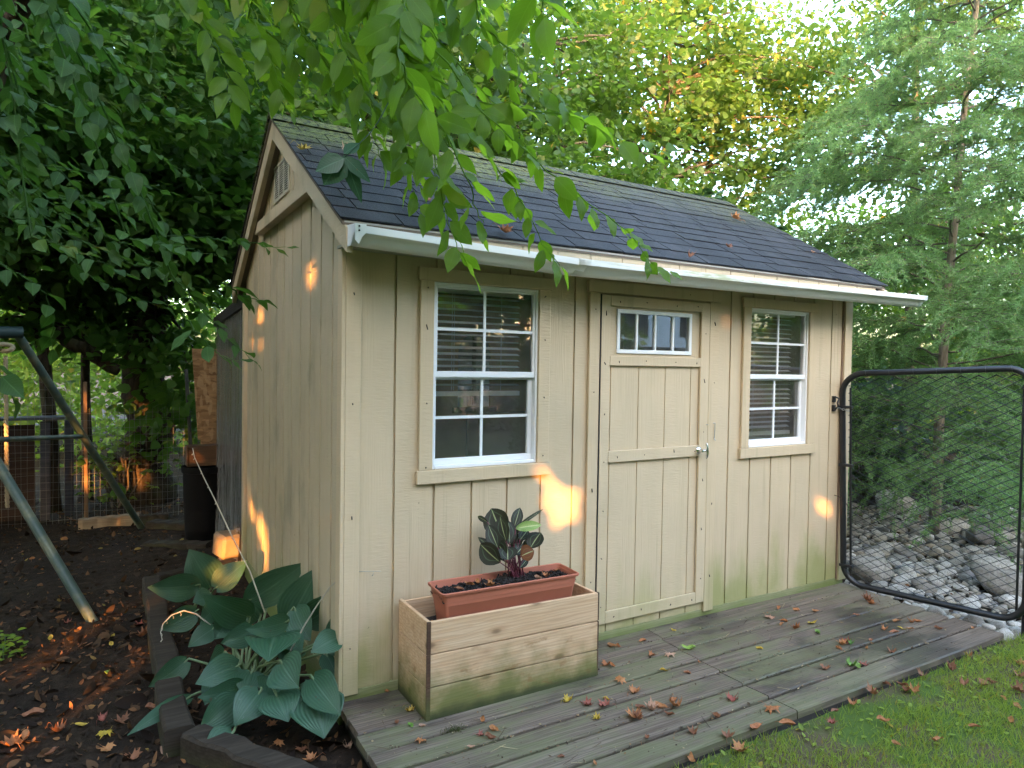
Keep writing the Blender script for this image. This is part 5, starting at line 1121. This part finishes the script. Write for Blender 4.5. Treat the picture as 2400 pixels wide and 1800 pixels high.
broadleaf('linden_tree', 'dense dark leaved tree standing right behind the shed roof', [(1.9, 5.6, -.1), (1.85, 5.6, 2), (2.0, 5.7, 4.5), (2.2, 5.9, 8)], .17,
          [((1.6, 5.8, 5.0), (2.0, 1.7, 2.2), 125, 70), ((3.2, 5.4, 4.7), (1.6, 1.3, 1.9), 75, 65), ((2.4, 4.6, 3.7), (1.7, .8, .7), 40, 60), ((3.9, 4.6, 3.6), (1.2, .8, .7), 26, 50)], None, ML_MID, M_BARK, 4, (.095, .078), .45, prof=BRD)
broadleaf('linden_tree', 'tree with long bare limbs behind the middle of the shed roof', [(5.0, 6.6, -.1), (5.05, 6.6, 2.2), (4.8, 6.8, 4.5), (5.2, 7.0, 9)], .15,
          [((5.3, 6.8, 6.6), (2.4, 1.7, 2.3), 150, 56), ((6.4, 6.2, 4.4), (1.7, 1.3, 1.2), 46, 40), ((4.6, 6.4, 4.6), (1.5, 1.2, 1.0), 40, 50)], None, ML_MID, M_BARK2, 5, (.095, .08), .3, prof=BRD)
broadleaf('linden_tree', 'sparse pale leaved tree against the white sky right of the roof ridge', [(9.0, 7.8, -.1), (9.0, 7.8, 3), (9.2, 7.9, 6), (9.4, 8.0, 10.5)], .12,
          [((8.8, 7.8, 7.4), (2.8, 2.0, 2.6), 210, 52), ((8.4, 7.4, 4.2), (2.4, 1.6, 1.4), 110, 44), ((11.3, 7.2, 7.0), (2.2, 1.6, 2.6), 150, 48), ((7.2, 6.2, 2.6), (1.4, 1.0, .9), 40, 42)], None, ML_LITE, M_BARK2, 6, (.115, .095), .3, prof=BRD)
broadleaf('linden_tree', 'thin tree with wispy foliage behind the larch', [(12.6, 4.6, -.1), (12.6, 4.6, 4), (12.7, 4.7, 11)], .11,
          [((12.4, 4.6, 7.5), (2.6, 2.8, 3.2), 240, 54), ((12.6, 3.4, 3.4), (2.6, 2.2, 1.9), 100, 60)], None, ML_LITE, M_BARK2, 7, (.10, .06), .3, prof=BRD)

lm = [o for o in bpy.data.objects if o.name == 'maple_tree'][0]; a, b = at(125, 775, 1, 5.9), at(278, 868, 1, 5.75); w = MB().tube(curve3([a, (a+b)/2+V3(0, 0, .03), b], 9, .012), np.linspace(.10, .062, 9), 9); build('broken_limb', w, M_BARK, lm, smooth=180)
# the overhanging tree: trunk at the left edge, long limb above the frame, sprays hanging into view
M_NEAR = leafmat('near_leaf', (.048, .112, .011), (.095, .175, .017), .55, (.38, .66, .025), .5, spec=.25, uvvein=True, yellow=.008)
tA = deep(14, 200, 4.6)
ot = thing('overhanging_tree', (-3.0, 1.7, -.06), 'tree at the left edge whose long leafy shoots hang over the shed roof', 'tree')
TRK = curve3([(-3.0, 1.7, -.06), (-2.75, 1.8, 1.2), tuple(tA*V3(1, 1, 0)*.6+V3(-2.75, 1.8, 0)*.4+V3(0, 0, 2.4)), tuple(tA), tuple(tA+V3(.1, .1, 2.6))], 12, .012); w = MB().tube(TRK, np.linspace(.13, .075, 12), 12)
L1 = curve3([TRK[8], (-1.0, .9, 4.1), (-.4, -.4, 3.75), (.3, -1.1, 3.5), (.9, -1.2, 3.45)], 22, .015); w.tube(L1, np.linspace(.06, .012, 22), 8)
L2 = curve3([TRK[7], (-1.3, 1.3, 3.9), (-.7, 1.4, 3.9), (.1, .9, 3.8), (.9, .6, 3.9)], 18, .015); w.tube(L2, np.linspace(.05, .01, 18), 8)
L3 = curve3([TRK[6], (-1.55, 1.2, 3.5), (-1.3, .1, 3.4), (-1.1, -.8, 3.3)], 14, .015); w.tube(L3, np.linspace(.045, .01, 14), 8)
build('trunk', w, M_BARK, ot, smooth=180); LIMB = np.concatenate([L1, L2, L3])
def spray(pts, ll, lw, spacing, seed, mat=M_NEAR, parent=ot, taper=.75, droop=.25, face=.5, curl=.25, cam_=.55, dn=.38):
    rng = np.random.default_rng(seed); P = curve3(pts, 26, .004, rng)
    j = np.argmin(np.linalg.norm(LIMB-P[0], axis=1))
    if np.linalg.norm(LIMB[j]-P[0]) < 1.6: P = np.concatenate([curve3([LIMB[j], (LIMB[j]+P[0])/2+V3(0, 0, .05), P[0]], 6, .005, rng)[:-1], P])
    mb = MB().tube(P, np.linspace(.0045, .0012, len(P)), 5, cap=False)
    s = np.concatenate([[0], np.cumsum(np.linalg.norm(np.diff(P, axis=0), axis=1))]); tot = s[-1]; S_ = np.arange(tot*.04, tot, spacing); N = len(S_)
    S_ = S_+rng.normal(size=N)*spacing*.15; B = np.stack([np.interp(S_, s, P[:, c_]) for c_ in range(3)], 1); d = unit(np.stack([np.interp(S_, s, np.gradient(P[:, c_])) for c_ in range(3)], 1))
    up = unit(V3(0, 0, 1)+unit(CAM-B)*cam_+rng.normal(size=(N, 3))*face*.6); sd = unit(np.cross(d, up)); sg = np.where(np.arange(N) % 2, 1, -1)[:, None]
    ax = unit(d*.55+sd*sg*.75+V3(0, 0, -dn)+rng.normal(size=(N, 3))*.16); ax[-1] = d[-1]; sc = (1-(1-taper)*np.linspace(0, 1, N)**2)*np.exp(rng.normal(size=N)*.14)
    pet = ax*.012; nrm = unit(up+rng.normal(size=(N, 3))*face); K = [(0, .05), (.08, .40), (.2, .78), (.34, .97), (.48, 1.0), (.62, .88), (.75, .62), (.86, .36), (.94, .14), (1, .0)]
    lb = MB(); leaves(lb, B+pet, ax, nrm, ll*sc, lw*sc*rng.uniform(.85, 1.1, N), K, rng.uniform(.0, droop*1.6, N), rng.uniform(.0, curl), rng, .09)
    for v, f, uv in zip(lb.v, lb.fa, lb.uv): mb.addn(v, f, uv)
    return build('leaf_spray', mb, mat, parent, smooth=180)
def pxp(lst, d0, d1): return [deep(x, y, d0+(d1-d0)*i/(len(lst)-1)) for i, (x, y) in enumerate(lst)]
SP = [([(870, -80), (953, 169), (987, 270), (1012, 346), (1037, 464), (1067, 570), (1095, 618)], 2.25, 2.35, .105, .058, .034), ([(905, 0), (1046, 139), (1122, 253), (1206, 337), (1290, 400), (1350, 451), (1417, 506), (1480, 548), (1510, 600), (1565, 636)], 2.3, 2.75, .085, .052, .036), ([(900, 60), (961, 152), (1067, 278), (1143, 363), (1193, 426), (1240, 498), (1274, 582), (1312, 622)], 2.25, 2.45, .095, .055, .034),
      ([(930, 120), (970, 219), (1058, 337), (1100, 422), (1122, 506), (1140, 538)], 2.1, 2.2, .115, .060, .036), ([(960, 150), (1105, 236), (1345, 274), (1417, 308), (1500, 358), (1560, 350)], 2.6, 3.0, .10, .065, .042), ([(742, -60), (805, 114), (870, 240), (930, 330), (975, 420)], 2.5, 2.6, .105, .058, .036), ([(1000, -60), (1090, 60), (1180, 170), (1290, 240), (1400, 300)], 2.5, 2.9, .105, .066, .042),
      ([(640, -80), (700, 60), (760, 150), (830, 235), (880, 330), (900, 400)], 2.6, 2.7, .105, .058, .036), ([(560, -60), (600, 60), (640, 150), (668, 235)], 2.5, 2.5, .11, .060, .038), ([(430, -40), (480, 60), (520, 140), (545, 235)], 2.45, 2.5, .11, .058, .038), ([(1240, -90), (1262, -20), (1275, 40)], 1.75, 1.75, .13, .058, .05), ([(1090, -110), (1112, -40), (1125, 10)], 1.85, 1.85, .12, .056, .05), ([(860, 40), (900, 130), (960, 260), (1010, 400), (1050, 480)], 2.4, 2.5, .10, .055, .034), ([(930, -50), (1000, 60), (1100, 180), (1200, 290), (1260, 380)], 2.7, 2.9, .10, .058, .036), ([(820, -60), (880, 100), (930, 250), (960, 390), (985, 500)], 2.55, 2.6, .10, .055, .034)]
rs = np.random.default_rng(555)
for k, (pts, d0, d1, ll, lw, sp_) in enumerate(SP): spray(pxp(pts, d0, d1), ll*1.2, lw*1.12, sp_*.88, 300+k)
for k in range(26):
    x = rs.uniform(480, 1150); y = rs.uniform(-160, 60); D = rs.uniform(2.4, 3.6); sc = 2.8/D; dx, dy = rs.uniform(90, 300)*sc, rs.uniform(140, 330)*sc*(1 if x < 900 else .75)
    spray([deep(x, y, D), deep(x+dx*.5, y+dy*.42, D+.05), deep(x+dx, y+dy, D+.1)], rs.uniform(.09, .135), rs.uniform(.046, .064), .042, 900+k, face=.55)
# palmate cluster over the roof and two by the lean-to
for k, (pts, D, ll) in enumerate(([[(880, 300), (840, 345), (806, 372)], 2.5, .15], [[(560, 770), (600, 790)], 2.6, .12])):
    pass
w = MB(); c0 = deep(806, 371, 2.5); tips = [(752, 388), (760, 432), (868, 452), (850, 505), (882, 440)]
tips = [((752, 382), .07), ((765, 440), .085), ((872, 440), .05), ((852, 470), .05), ((740, 360), .045)]
mb = MB().tube(curve3([deep(930, 200, 2.55), deep(880, 300, 2.52), c0], 10), np.linspace(.003, .0015, 10), 5)
for k, (t, wd) in enumerate((((738, 398), .085), ((756, 432), .11), ((870, 425), .055), ((850, 475), .06), ((845, 330), .05))):
    T = deep(*t, 2.48+.02*k); b = c0+V3(0, 0, .004*k); leaves(mb, b[None], (T-b)[None], (unit(CAM-b)+V3(0, 0, .5))[None], np.linalg.norm(T-b), wd, OV+[], .12, .06)
build('leaf_spray', mb, leafmat('near_leaf_shade', (.030, .085, .045), (.045, .110, .060), .2, (.08, .2, .05), .4, uvvein=True), ot, smooth=180)
M_NEAR_SHADE = leafmat('near_leaf_in_shade', (.026, .072, .018), (.056, .128, .030), .38, (.17, .40, .03), .55, spec=.22, uvvein=True)  # shaded copy of the near leaves: canopy shade put into the darker colour
for k in range(44):
    x = rs.uniform(-160, 820); y = rs.uniform(-140, 560)*(1 if x < 430 else .45); D = rs.uniform(2.7, 5.0); sc = 3.2/D
    dx, dy = rs.uniform(140, 340)*sc, rs.uniform(10, 140)*sc
    P = [deep(x, y, D), deep(x+dx*.5, y+dy*.38, D+.05), deep(x+dx, y+dy, D+.1)]
    spray(P, rs.uniform(.075, .105), rs.uniform(.048, .066), .042, 700+k, M_NEAR_SHADE if x < 600 else M_NEAR, face=.33, cam_=.12, dn=.14)
for pts, D in (([(0, 250), (60, 310), (160, 420), (235, 520), (265, 640)], 3.2), ([(300, 380), (350, 470), (410, 560), (440, 650)], 3.4), ([(-40, 600), (80, 660), (130, 730), (120, 830)], 3.0), ([(400, 640), (470, 720), (540, 800), (600, 850)], 3.0), ([(520, 660), (560, 690), (620, 708)], 3.1), ([(430, 740), (480, 800), (515, 830), (560, 845)], 2.9), ([(-60, 800), (0, 870), (40, 950)], 2.6), ([(120, 560), (200, 640), (290, 690), (380, 720)], 3.6), ([(60, 480), (180, 560), (320, 620), (470, 650)], 4.0), ([(200, 520), (330, 600), (430, 660), (500, 690)], 4.2)):
    spray(pxp(pts, D, D+.1), .105, .06, .055, int(pts[0][0])+2000, M_NEAR_SHADE, face=.3, cam_=.2, dn=.2)
# dark mass of the same tree's crown higher up and further back, plus an unseen clump added to shade the roof
cb_ = np.random.default_rng(91); C, NL = crown_points([((-1.6, 3.4, 4.2), (1.3, 1.1, .9), 60, 60), ((-.5, 3.3, 4.0), (1.0, .9, .7), 44, 60), ((.5, 2.6, 4.6), (1.0, .9, .7), 34, 55), ((-2.2, 3.0, 3.0), (.8, 1.0, 1.2), 34, 55), ((.9, 1.2, 4.95), (1.5, 1.3, .45), 60, 60)], cb_)
idx = np.repeat(np.arange(len(C)), NL); off = cb_.normal(size=(len(idx), 3))*V3(.27, .27, .10); tot = len(idx); mb = MB()
leaves(mb, C[idx]+off, unit(off*V3(1, 1, .3)+cb_.normal(size=(tot, 3))*.2+V3(0, 0, -.02)), V3(0, 0, 1)+cb_.normal(size=(tot, 3))*.45, .105*np.exp(cb_.normal(size=tot)*.2), .062, OV, .2, .1, cb_); build('crown', mb, M_NEAR_SHADE, ot)

# larch
M_LTW = plain('larch_twig', (.10, .085, .065), .8, var=.3)
def larch(name, label, trunk, r0, z0, z1, Lb, Lt, seed, nb, matN):
    rng = np.random.default_rng(seed); T = curve3(trunk, 16, .006, rng); tree = thing(name, tuple(T[0]), label, 'tree'); n = len(T)
    build('trunk', MB().tube(T, np.linspace(r0, r0*.35, n), 12), M_LB, tree, smooth=180)
    br = MB(); B = []; A = []
    for k in range(nb):
        z = z0+(z1-z0)*(k+rng.uniform(0, 1))/nb; a = np.array([np.interp(z, T[:, 2], T[:, c_]) for c_ in range(3)]); L = (Lb+(Lt-Lb)*(z-z0)/(z1-z0))*rng.uniform(.6, 1.12)
        q = k*2.4+rng.uniform(-.5, .5); h = V3(math.cos(q), math.sin(q), 0); rise = rng.uniform(.05, .30)
        P = curve3([a, a+h*L*.35+V3(0, 0, L*rise*.55), a+h*L*.72+V3(0, 0, L*rise*.5), a+h*L+V3(0, 0, L*(rise*.2-.12))], 14, .012, rng); br.tube(P, np.linspace(.011, .002, 14), 5, cap=False)
        tw = [(P[1:], 1)]
        for j in range(int(14+L*24)):
            t = rng.uniform(.22, 1.0); p = np.array([np.interp(t*13, range(14), P[:, c_]) for c_ in range(3)]); sd = np.cross(h, [0, 0, 1])*rng.choice([-1, 1]); l = L*rng.uniform(.15, .42)*(1.25-.6*t)
            d = unit(h*.55+sd*rng.uniform(.4, 1)+V3(0, 0, rng.uniform(-.35, .25))); Q = curve3([p, p+d*l*.55+V3(0, 0, .02), p+d*l+V3(0, 0, -.22*l-.03)], 7, .004, rng); br.tube(Q, np.linspace(.004, .0012, 7), 3, cap=False); tw.append((Q, 0))
        for Q, mainb in tw:
            s = np.concatenate([[0], np.cumsum(np.linalg.norm(np.diff(Q, axis=0), axis=1))]); m_ = int(s[-1]/.0085)
            if m_ < 2: continue
            t = rng.uniform(0, s[-1], m_*2); p = np.stack([np.interp(t, s, Q[:, c_]) for c_ in range(3)], 1); dq = unit(np.stack([np.interp(t, s, np.gradient(Q[:, c_])) for c_ in range(3)], 1))
            B.append(p); A.append(unit(dq*.55+rdir(rng, len(t))*.85+V3(0, 0, .12)))
    build('branch', br, M_LTW, tree); B = np.concatenate(B); A = np.concatenate(A); N = len(B); mb = MB()
    needles(mb, B, A, rdir(rng, N), rng.uniform(.024, .046, N), .0066); build('needles', mb, matN, tree); return tree
M_LB = bark('larch_bark', (.16, .125, .095), (.30, .25, .20)); M_NEED = leafmat('larch_needles', (.115, .235, .080), (.205, .37, .135), .38, (.40, .64, .16), .6, yellow=.006)
larch('larch_tree', 'young larch with soft feathery needles rising behind the gate', [(6.17, .68, -.08), (6.22, .68, .71), (6.28, .69, 2.07), (6.37, .67, 3.17), (6.41, .67, 4.02), (6.55, .62, 5.3), (6.7, .6, 7.2)], .052, .28, 6.8, 2.15, 1.15, 8, 135, M_NEED)
larch('larch_tree', 'second larch standing further back at the right edge', [(9.6, .4, -.08), (9.65, .4, 3), (9.7, .45, 7.5)], .06, .5, 7.2, 2.2, 1.0, 18, 75, M_NEED)

# shrubs between shed and larch
def shrub(name, label, c_, rr, n, mat, seed, size=(.09, .05), stems=14):
    rng = np.random.default_rng(seed); t = thing(name, (c_[0], c_[1], -.08), label, 'shrub'); w = MB(); C = np.array(c_)+rdir(rng, stems*3)*np.array(rr)*rng.uniform(.4, 1, (stems*3, 1))
    for q in C: a = V3(c_[0]+rng.normal()*.08, c_[1]+rng.normal()*.08, -.08); w.tube(curve3([a, (a+q)/2+V3(0, 0, .2), q], 7, .02, rng), np.linspace(.012, .003, 7), 5, cap=False)
    build('stem', w, M_TWIG, t); ci = rng.integers(0, len(C), n//5)
    pc = C[ci]+rng.normal(size=(n//5, 3))*V3(.16, .16, .12); fan = np.repeat(pc, 5, 0); q = np.tile(np.linspace(-1.1, 1.1, 5), n//5)+np.repeat(rng.uniform(0, 6.28, n//5), 5)
    ax = np.stack([np.cos(q), np.sin(q), np.full(len(q), -.25)], 1); mb = MB(); N = len(q); leaves(mb, fan, ax, V3(0, 0, 1)+np.repeat(rng.normal(size=(n//5, 3))*.3, 5, 0), size[0]*np.exp(rng.normal(size=N)*.15), size[1], OV, .25, .1, rng); build('foliage', mb, mat, t); return t
ML_CRP = leafmat('creeper_leaf', (.030, .075, .034), (.060, .115, .055), .28, (.12, .25, .05), .45)
shrub('creeper_shrub', 'dark five fingered creeper just behind the right corner of the shed', (5.3, 2.3, 1.45), (.9, .7, .95), 3000, ML_CRP, 21, (.12, .055))
shrub('creeper_shrub', 'dark creeper filling the gap under the larch branches', (7.6, 2.2, .9), (1.3, .8, .9), 3200, ML_CRP, 22, (.12, .055))
shrub('leafy_shrub', 'tall leafy shrub between the roof end and the larch', (6.6, 4.0, 2.4), (1.5, .9, 1.9), 5200, ML_CRP, 23, (.12, .055))
shrub('leafy_shrub', 'dark undergrowth shrub at the far right behind the stones', (9.4, 1.5, .9), (1.5, 1.2, 1.0), 3600, ML_CRP, 24, (.11, .05))
shrub('leafy_shrub', 'low leafy shrub behind the fence below the thick trunk', (-.75, 6.0, .35), (.6, .35, .45), 1000, ML_FAR, 25, (.07, .045), 8)
# bright weeds at the left edge
for k, (px, py) in enumerate(((8, 1545), (12, 1520))):
    p = at(px, py, 2, -.05); n_ = 26; rng = np.random.default_rng(k+5); a = rdir(rng, n_, .3); a[:, 2] = .25; mb = MB(); leaves(mb, p+rng.normal(size=(n_, 3))*V3(.05, .05, .03)+V3(0, 0, .05), a, V3(0, 0, 1)+rng.normal(size=(n_, 3))*.3, .045, .028, OV, .2, .1, rng); wd_ = thing('weed', tuple(p), ('small bright green weed at the left edge of the soil', 'second bright weed just behind it at the left edge')[k], 'weed'); build('foliage', mb, leafmat('weed_leaf', (.13, .26, .02), (.25, .36, .03), .4, (.5, .6, .05)), wd_); build('stem', MB().tube([p, p+V3(0, 0, .07)], .003, 4), M_STALK, wd_)

# far wood (stuff)
rw = np.random.default_rng(8); NC = 2700; cx_ = np.concatenate([rw.uniform(-9, 6, 1000), rw.uniform(5, 26, NC-1000)]); cy_ = np.where(cx_ < 6, rw.uniform(9.5, 17, NC), rw.uniform(8, 15, NC)-np.clip(cx_-9, 0, 14)*.85); cz_ = rw.uniform(.0, 1, NC)*np.where(cx_ < 6, 4.6, 5.2)
C = np.stack([cx_, cy_, cz_], 1); per = 46; idx = np.repeat(np.arange(NC), per); off = rw.normal(size=(NC*per, 3))*V3(.42, .42, .20); tot = NC*per; mb = MB()
leaves(mb, C[idx]+off, unit(off+rw.normal(size=(tot, 3))*.3), V3(0, 0, 1)+rw.normal(size=(tot, 3))*.5, .15*np.exp(rw.normal(size=tot)*.2), .11, HEX, .2, .1, rw)
tag(build('far_wood', mb, ML_FAR, org=(2, 12, 0)), 'bright green wood far behind the fence, seen between the trunks', 'woodland', kind='stuff')

# behind the camera: a tall hedge row added to block the low sun (gaps cut for the flecks), round shrubs and the house that the panes mirror
HITS = [((-.86, 5.72, 1.50), .07), ((1.171, 0, .90), .115), ((1.13, 0, .79), .10), ((1.22, 0, .80), .085), ((1.06, 0, .99), .07), ((3.42, 0, .585), .09), ((3.34, 0, .52), .07), ((3.40, 0, .66), .04), ((3.53, 0, .575), .045), ((2.99, 0, 2.0), .04), ((2.40, 0, 1.95), .02),
        ((0, .577, 2.048), .05), ((0, .55, 2.12), .03), ((0, .24, .89), .06), ((0, .25, .80), .035), ((0, 1.654, 1.956), .05), ((0, 1.945, 2.049), .05), ((0, 1.42, 2.0), .03), ((0, 2.2, .49), .09), ((0, 1.75, .42), .12), ((0, 2.05, .20), .07), ((0, 1.70, .25), .07), ((0, 1.9, 1.75), .05), ((0, 2.1, 1.9), .05), ((0, 2.28, 1.4), .04), ((0, 2.3, .60), .06), ((0, 2.25, 1.7), .05), ((-.02, 2.6, .8), .06), ((-.05, 2.7, .2), .10), ((-.1, 2.7, .05), .09),
        ((-1.295, 1.163, -.05), .055), ((-1.12, 1.6, -.05), .06), ((-.98, 1.944, -.02), .06), ((-.83, 2.3, -.05), .06), ((-.70, 2.6, -.03), .06), ((-1.02, 1.75, .30), .06), ((-1.1, 2.2, .62), .07), ((-1.104, .689, -.05), .035), ((-.95, .9, -.05), .04), ((-.80, 1.10, -.05), .04), ((-.69, 1.284, -.03), .045), ((-1.25, .52, -.05), .06), ((-1.5, .9, -.03), .06),
        ((-.42, 1.80, .14), .02), ((-.7, 6.02, .35), .11), ((-.55, 6.02, .25), .11), ((-.62, 6.02, 1.0), .13), ((-.70, 6.0, .65), .10), ((-1.06, 6.0, 1.50), .06), ((-.78, 3.9, 1.35), .06), ((-1.05, 4.0, 1.02), .06), ((-1.3, 3.3, 1.0), .10), ((-.2, 4.0, .72), .07), ((-.9, 4.95, -.05), .13), ((-.25, 5.55, .75), .18), ((-1.52, 5.2, .4), .10), ((-1.1, 5.3, .35), .12), ((-1.45, 3.1, .8), .05)]
def cull(B, mrg=.06):
    """thin the leaves out along the sun's path to the measured sun flecks: ragged gaps, denser toward the rim"""
    kp = np.ones(len(B), bool); rr = np.random.default_rng(17)
    for T, r in HITS:
        q = B-np.array(T); q = q-np.outer(q@SUN_D, SUN_D); R_ = r*1.15+mrg
        p = np.clip((R_*1.3-np.linalg.norm(q, axis=1))/(.8*R_), 0, 1)*((.75 if r > .05 and T[0] < 2 else .86) if (T[1] == 0 or (T[0] == 0 and T[2] > .6)) else .97); kp &= rr.uniform(size=len(B)) > p
    return kp
E_ = V3(SUN_D[1], -SUN_D[0], 0); E_ /= np.linalg.norm(E_); H0 = V3(SUN_D[0], SUN_D[1], 0); H0 /= np.linalg.norm(H0); HC = V3(.2, -1.0, 0)-H0*9.5
rh = np.random.default_rng(31); tot = 150000; s1 = rh.uniform(-9.5, 15, tot); topz = 8.2+.9*np.sin(s1*.9+1)+.6*np.sin(s1*2.3)
B = HC+E_*s1[:, None]+H0*rh.uniform(-1.1, 1.1, tot)[:, None]; B[:, 2] = rh.uniform(-.05, 1, tot)*topz; hax = rdir(rh, tot); kp = cull(B+hax*.12); B = B[kp]; hax = hax[kp]; tot = len(B)
hd = thing('sun_screen_hedge', tuple(HC+V3(0, 0, -.06)), 'tall dense hedge row added behind the viewer to block the sun, mirrored dark in the panes', 'hedge')
mb = MB(); leaves(mb, B, hax, V3(0, 0, .3)-H0*.9+rh.normal(size=(tot, 3))*.55, .24, .17, BRD, .1, .05, rh); build('foliage', mb, ML_DARK, hd)
w = MB()
for q in np.arange(-9, 15, 1.5):
    b = HC+E_*q+V3(0, 0, -.06); w.tube(curve3([b, b+V3(.05, .05, 2), b+V3(0, .1, 4.5)], 6), np.linspace(.07, .02, 6), 7)
build('trunk', w, M_BARK, hd, smooth=180)
for k, (x, y) in enumerate(((4.6, -5.0), (6.3, -5.6))):
    t = thing('round_shrub', (x, y, 0), ('dark clipped conical shrub on the lawn, nearer of the mirrored pair', 'dark clipped conical shrub on the lawn, further of the mirrored pair')[k], 'shrub'); rng = np.random.default_rng(60+k); n_ = 5000; zz = rng.uniform(0, 1, n_)
    rr_ = .62*(1-zz**2.2)**.5*rng.uniform(.82, 1, n_); q = rng.uniform(0, 6.28, n_); B = np.stack([x+rr_*np.cos(q), y+rr_*np.sin(q), .08+zz*1.9], 1); mb = MB(); leaves(mb, B, rdir(rng, n_), rdir(rng, n_), .09, .04, HEX, .1, .1, rng); build('foliage', mb, ML_DARK, t); build('trunk', MB().tube([(x, y, -.02), (x, y, .8)], .05, 8), M_BARK, t)
hs = thing('white_house', (12, -15, 0), 'white sided house with dark deck railing mirrored in the door pane', 'house')
w = MB(); w.box(12, 16.8, -19, -13.5, -.05, 5.6); build('wall', w, plain('house_siding', (.70, .71, .72), .6), hs)
w = MB().prism([(-19.4, 5.6), (-13.1, 5.6), (-16.2, 7.8)], 0, 11.7, 17.1); build('roof', w, plain('house_roof', (.06, .055, .05), .9), hs)
w = MB()
for z in (1.3, 1.7, 2.1): w.box(12, 16.8, -12.05, -11.99, z, z+.09)
for x in np.arange(12, 16.9, 1.55): w.box(x, x+.09, -12.06, -11.97, -.05, 2.19)
build('railing', w, plain('house_rail', (.03, .025, .022), .7), hs)
for x in (12.6, 15.2): build('window', MB().box(x, x+1.2, -13.499, -13.45, 2.6, 4.0), M_BLKP, hs, bevel=.01)
w = MB().box(12, 16.8, -13.49, -12.0, 1.0, 1.15); build('balcony', w, plain('house_deck', (.2, .18, .15), .8), hs)

for (x, y, lab, sd) in ((7.6, -11.5, 'broad dark garden tree left of the mirrored house', 71), (21.0, -12.5, 'broad dark garden tree right of the mirrored house', 72)):
    broadleaf('garden_tree', lab, [(x, y, -.05), (x, y, 1.5), (x+.1, y, 4)], .16, [((x, y, 3.0), (3.2, 1.6, 3.0), 150, 60)], None, ML_DARK, M_BARK, sd, (.20, .15), .15, clump_r=.6)

for (x, y, hh, lab, sd) in ((-5.6, 4.2, 7, 'big dark tree added outside the frame to shade the left side, beyond the swing', 81), (-5.4, .6, 7.5, 'big dark tree added outside the frame to shade the left side, beside the swing', 82), (-5.6, -3.2, 7, 'big dark tree added outside the frame to shade the left side, behind the viewer', 83)):  # unseen trees added to keep skylight off the left wall and soil
    broadleaf('added_shade_tree', lab, [(x, y, -.08), (x, y, 2), (x+.1, y, hh-1)], .2, [((x, y, hh*.52), (1.9, 2.1, hh*.5), 140, 48)], None, ML_DARK, M_BARK, sd, (.20, .15), .12, clump_r=.6, cull=lambda B: cull(B, .08))
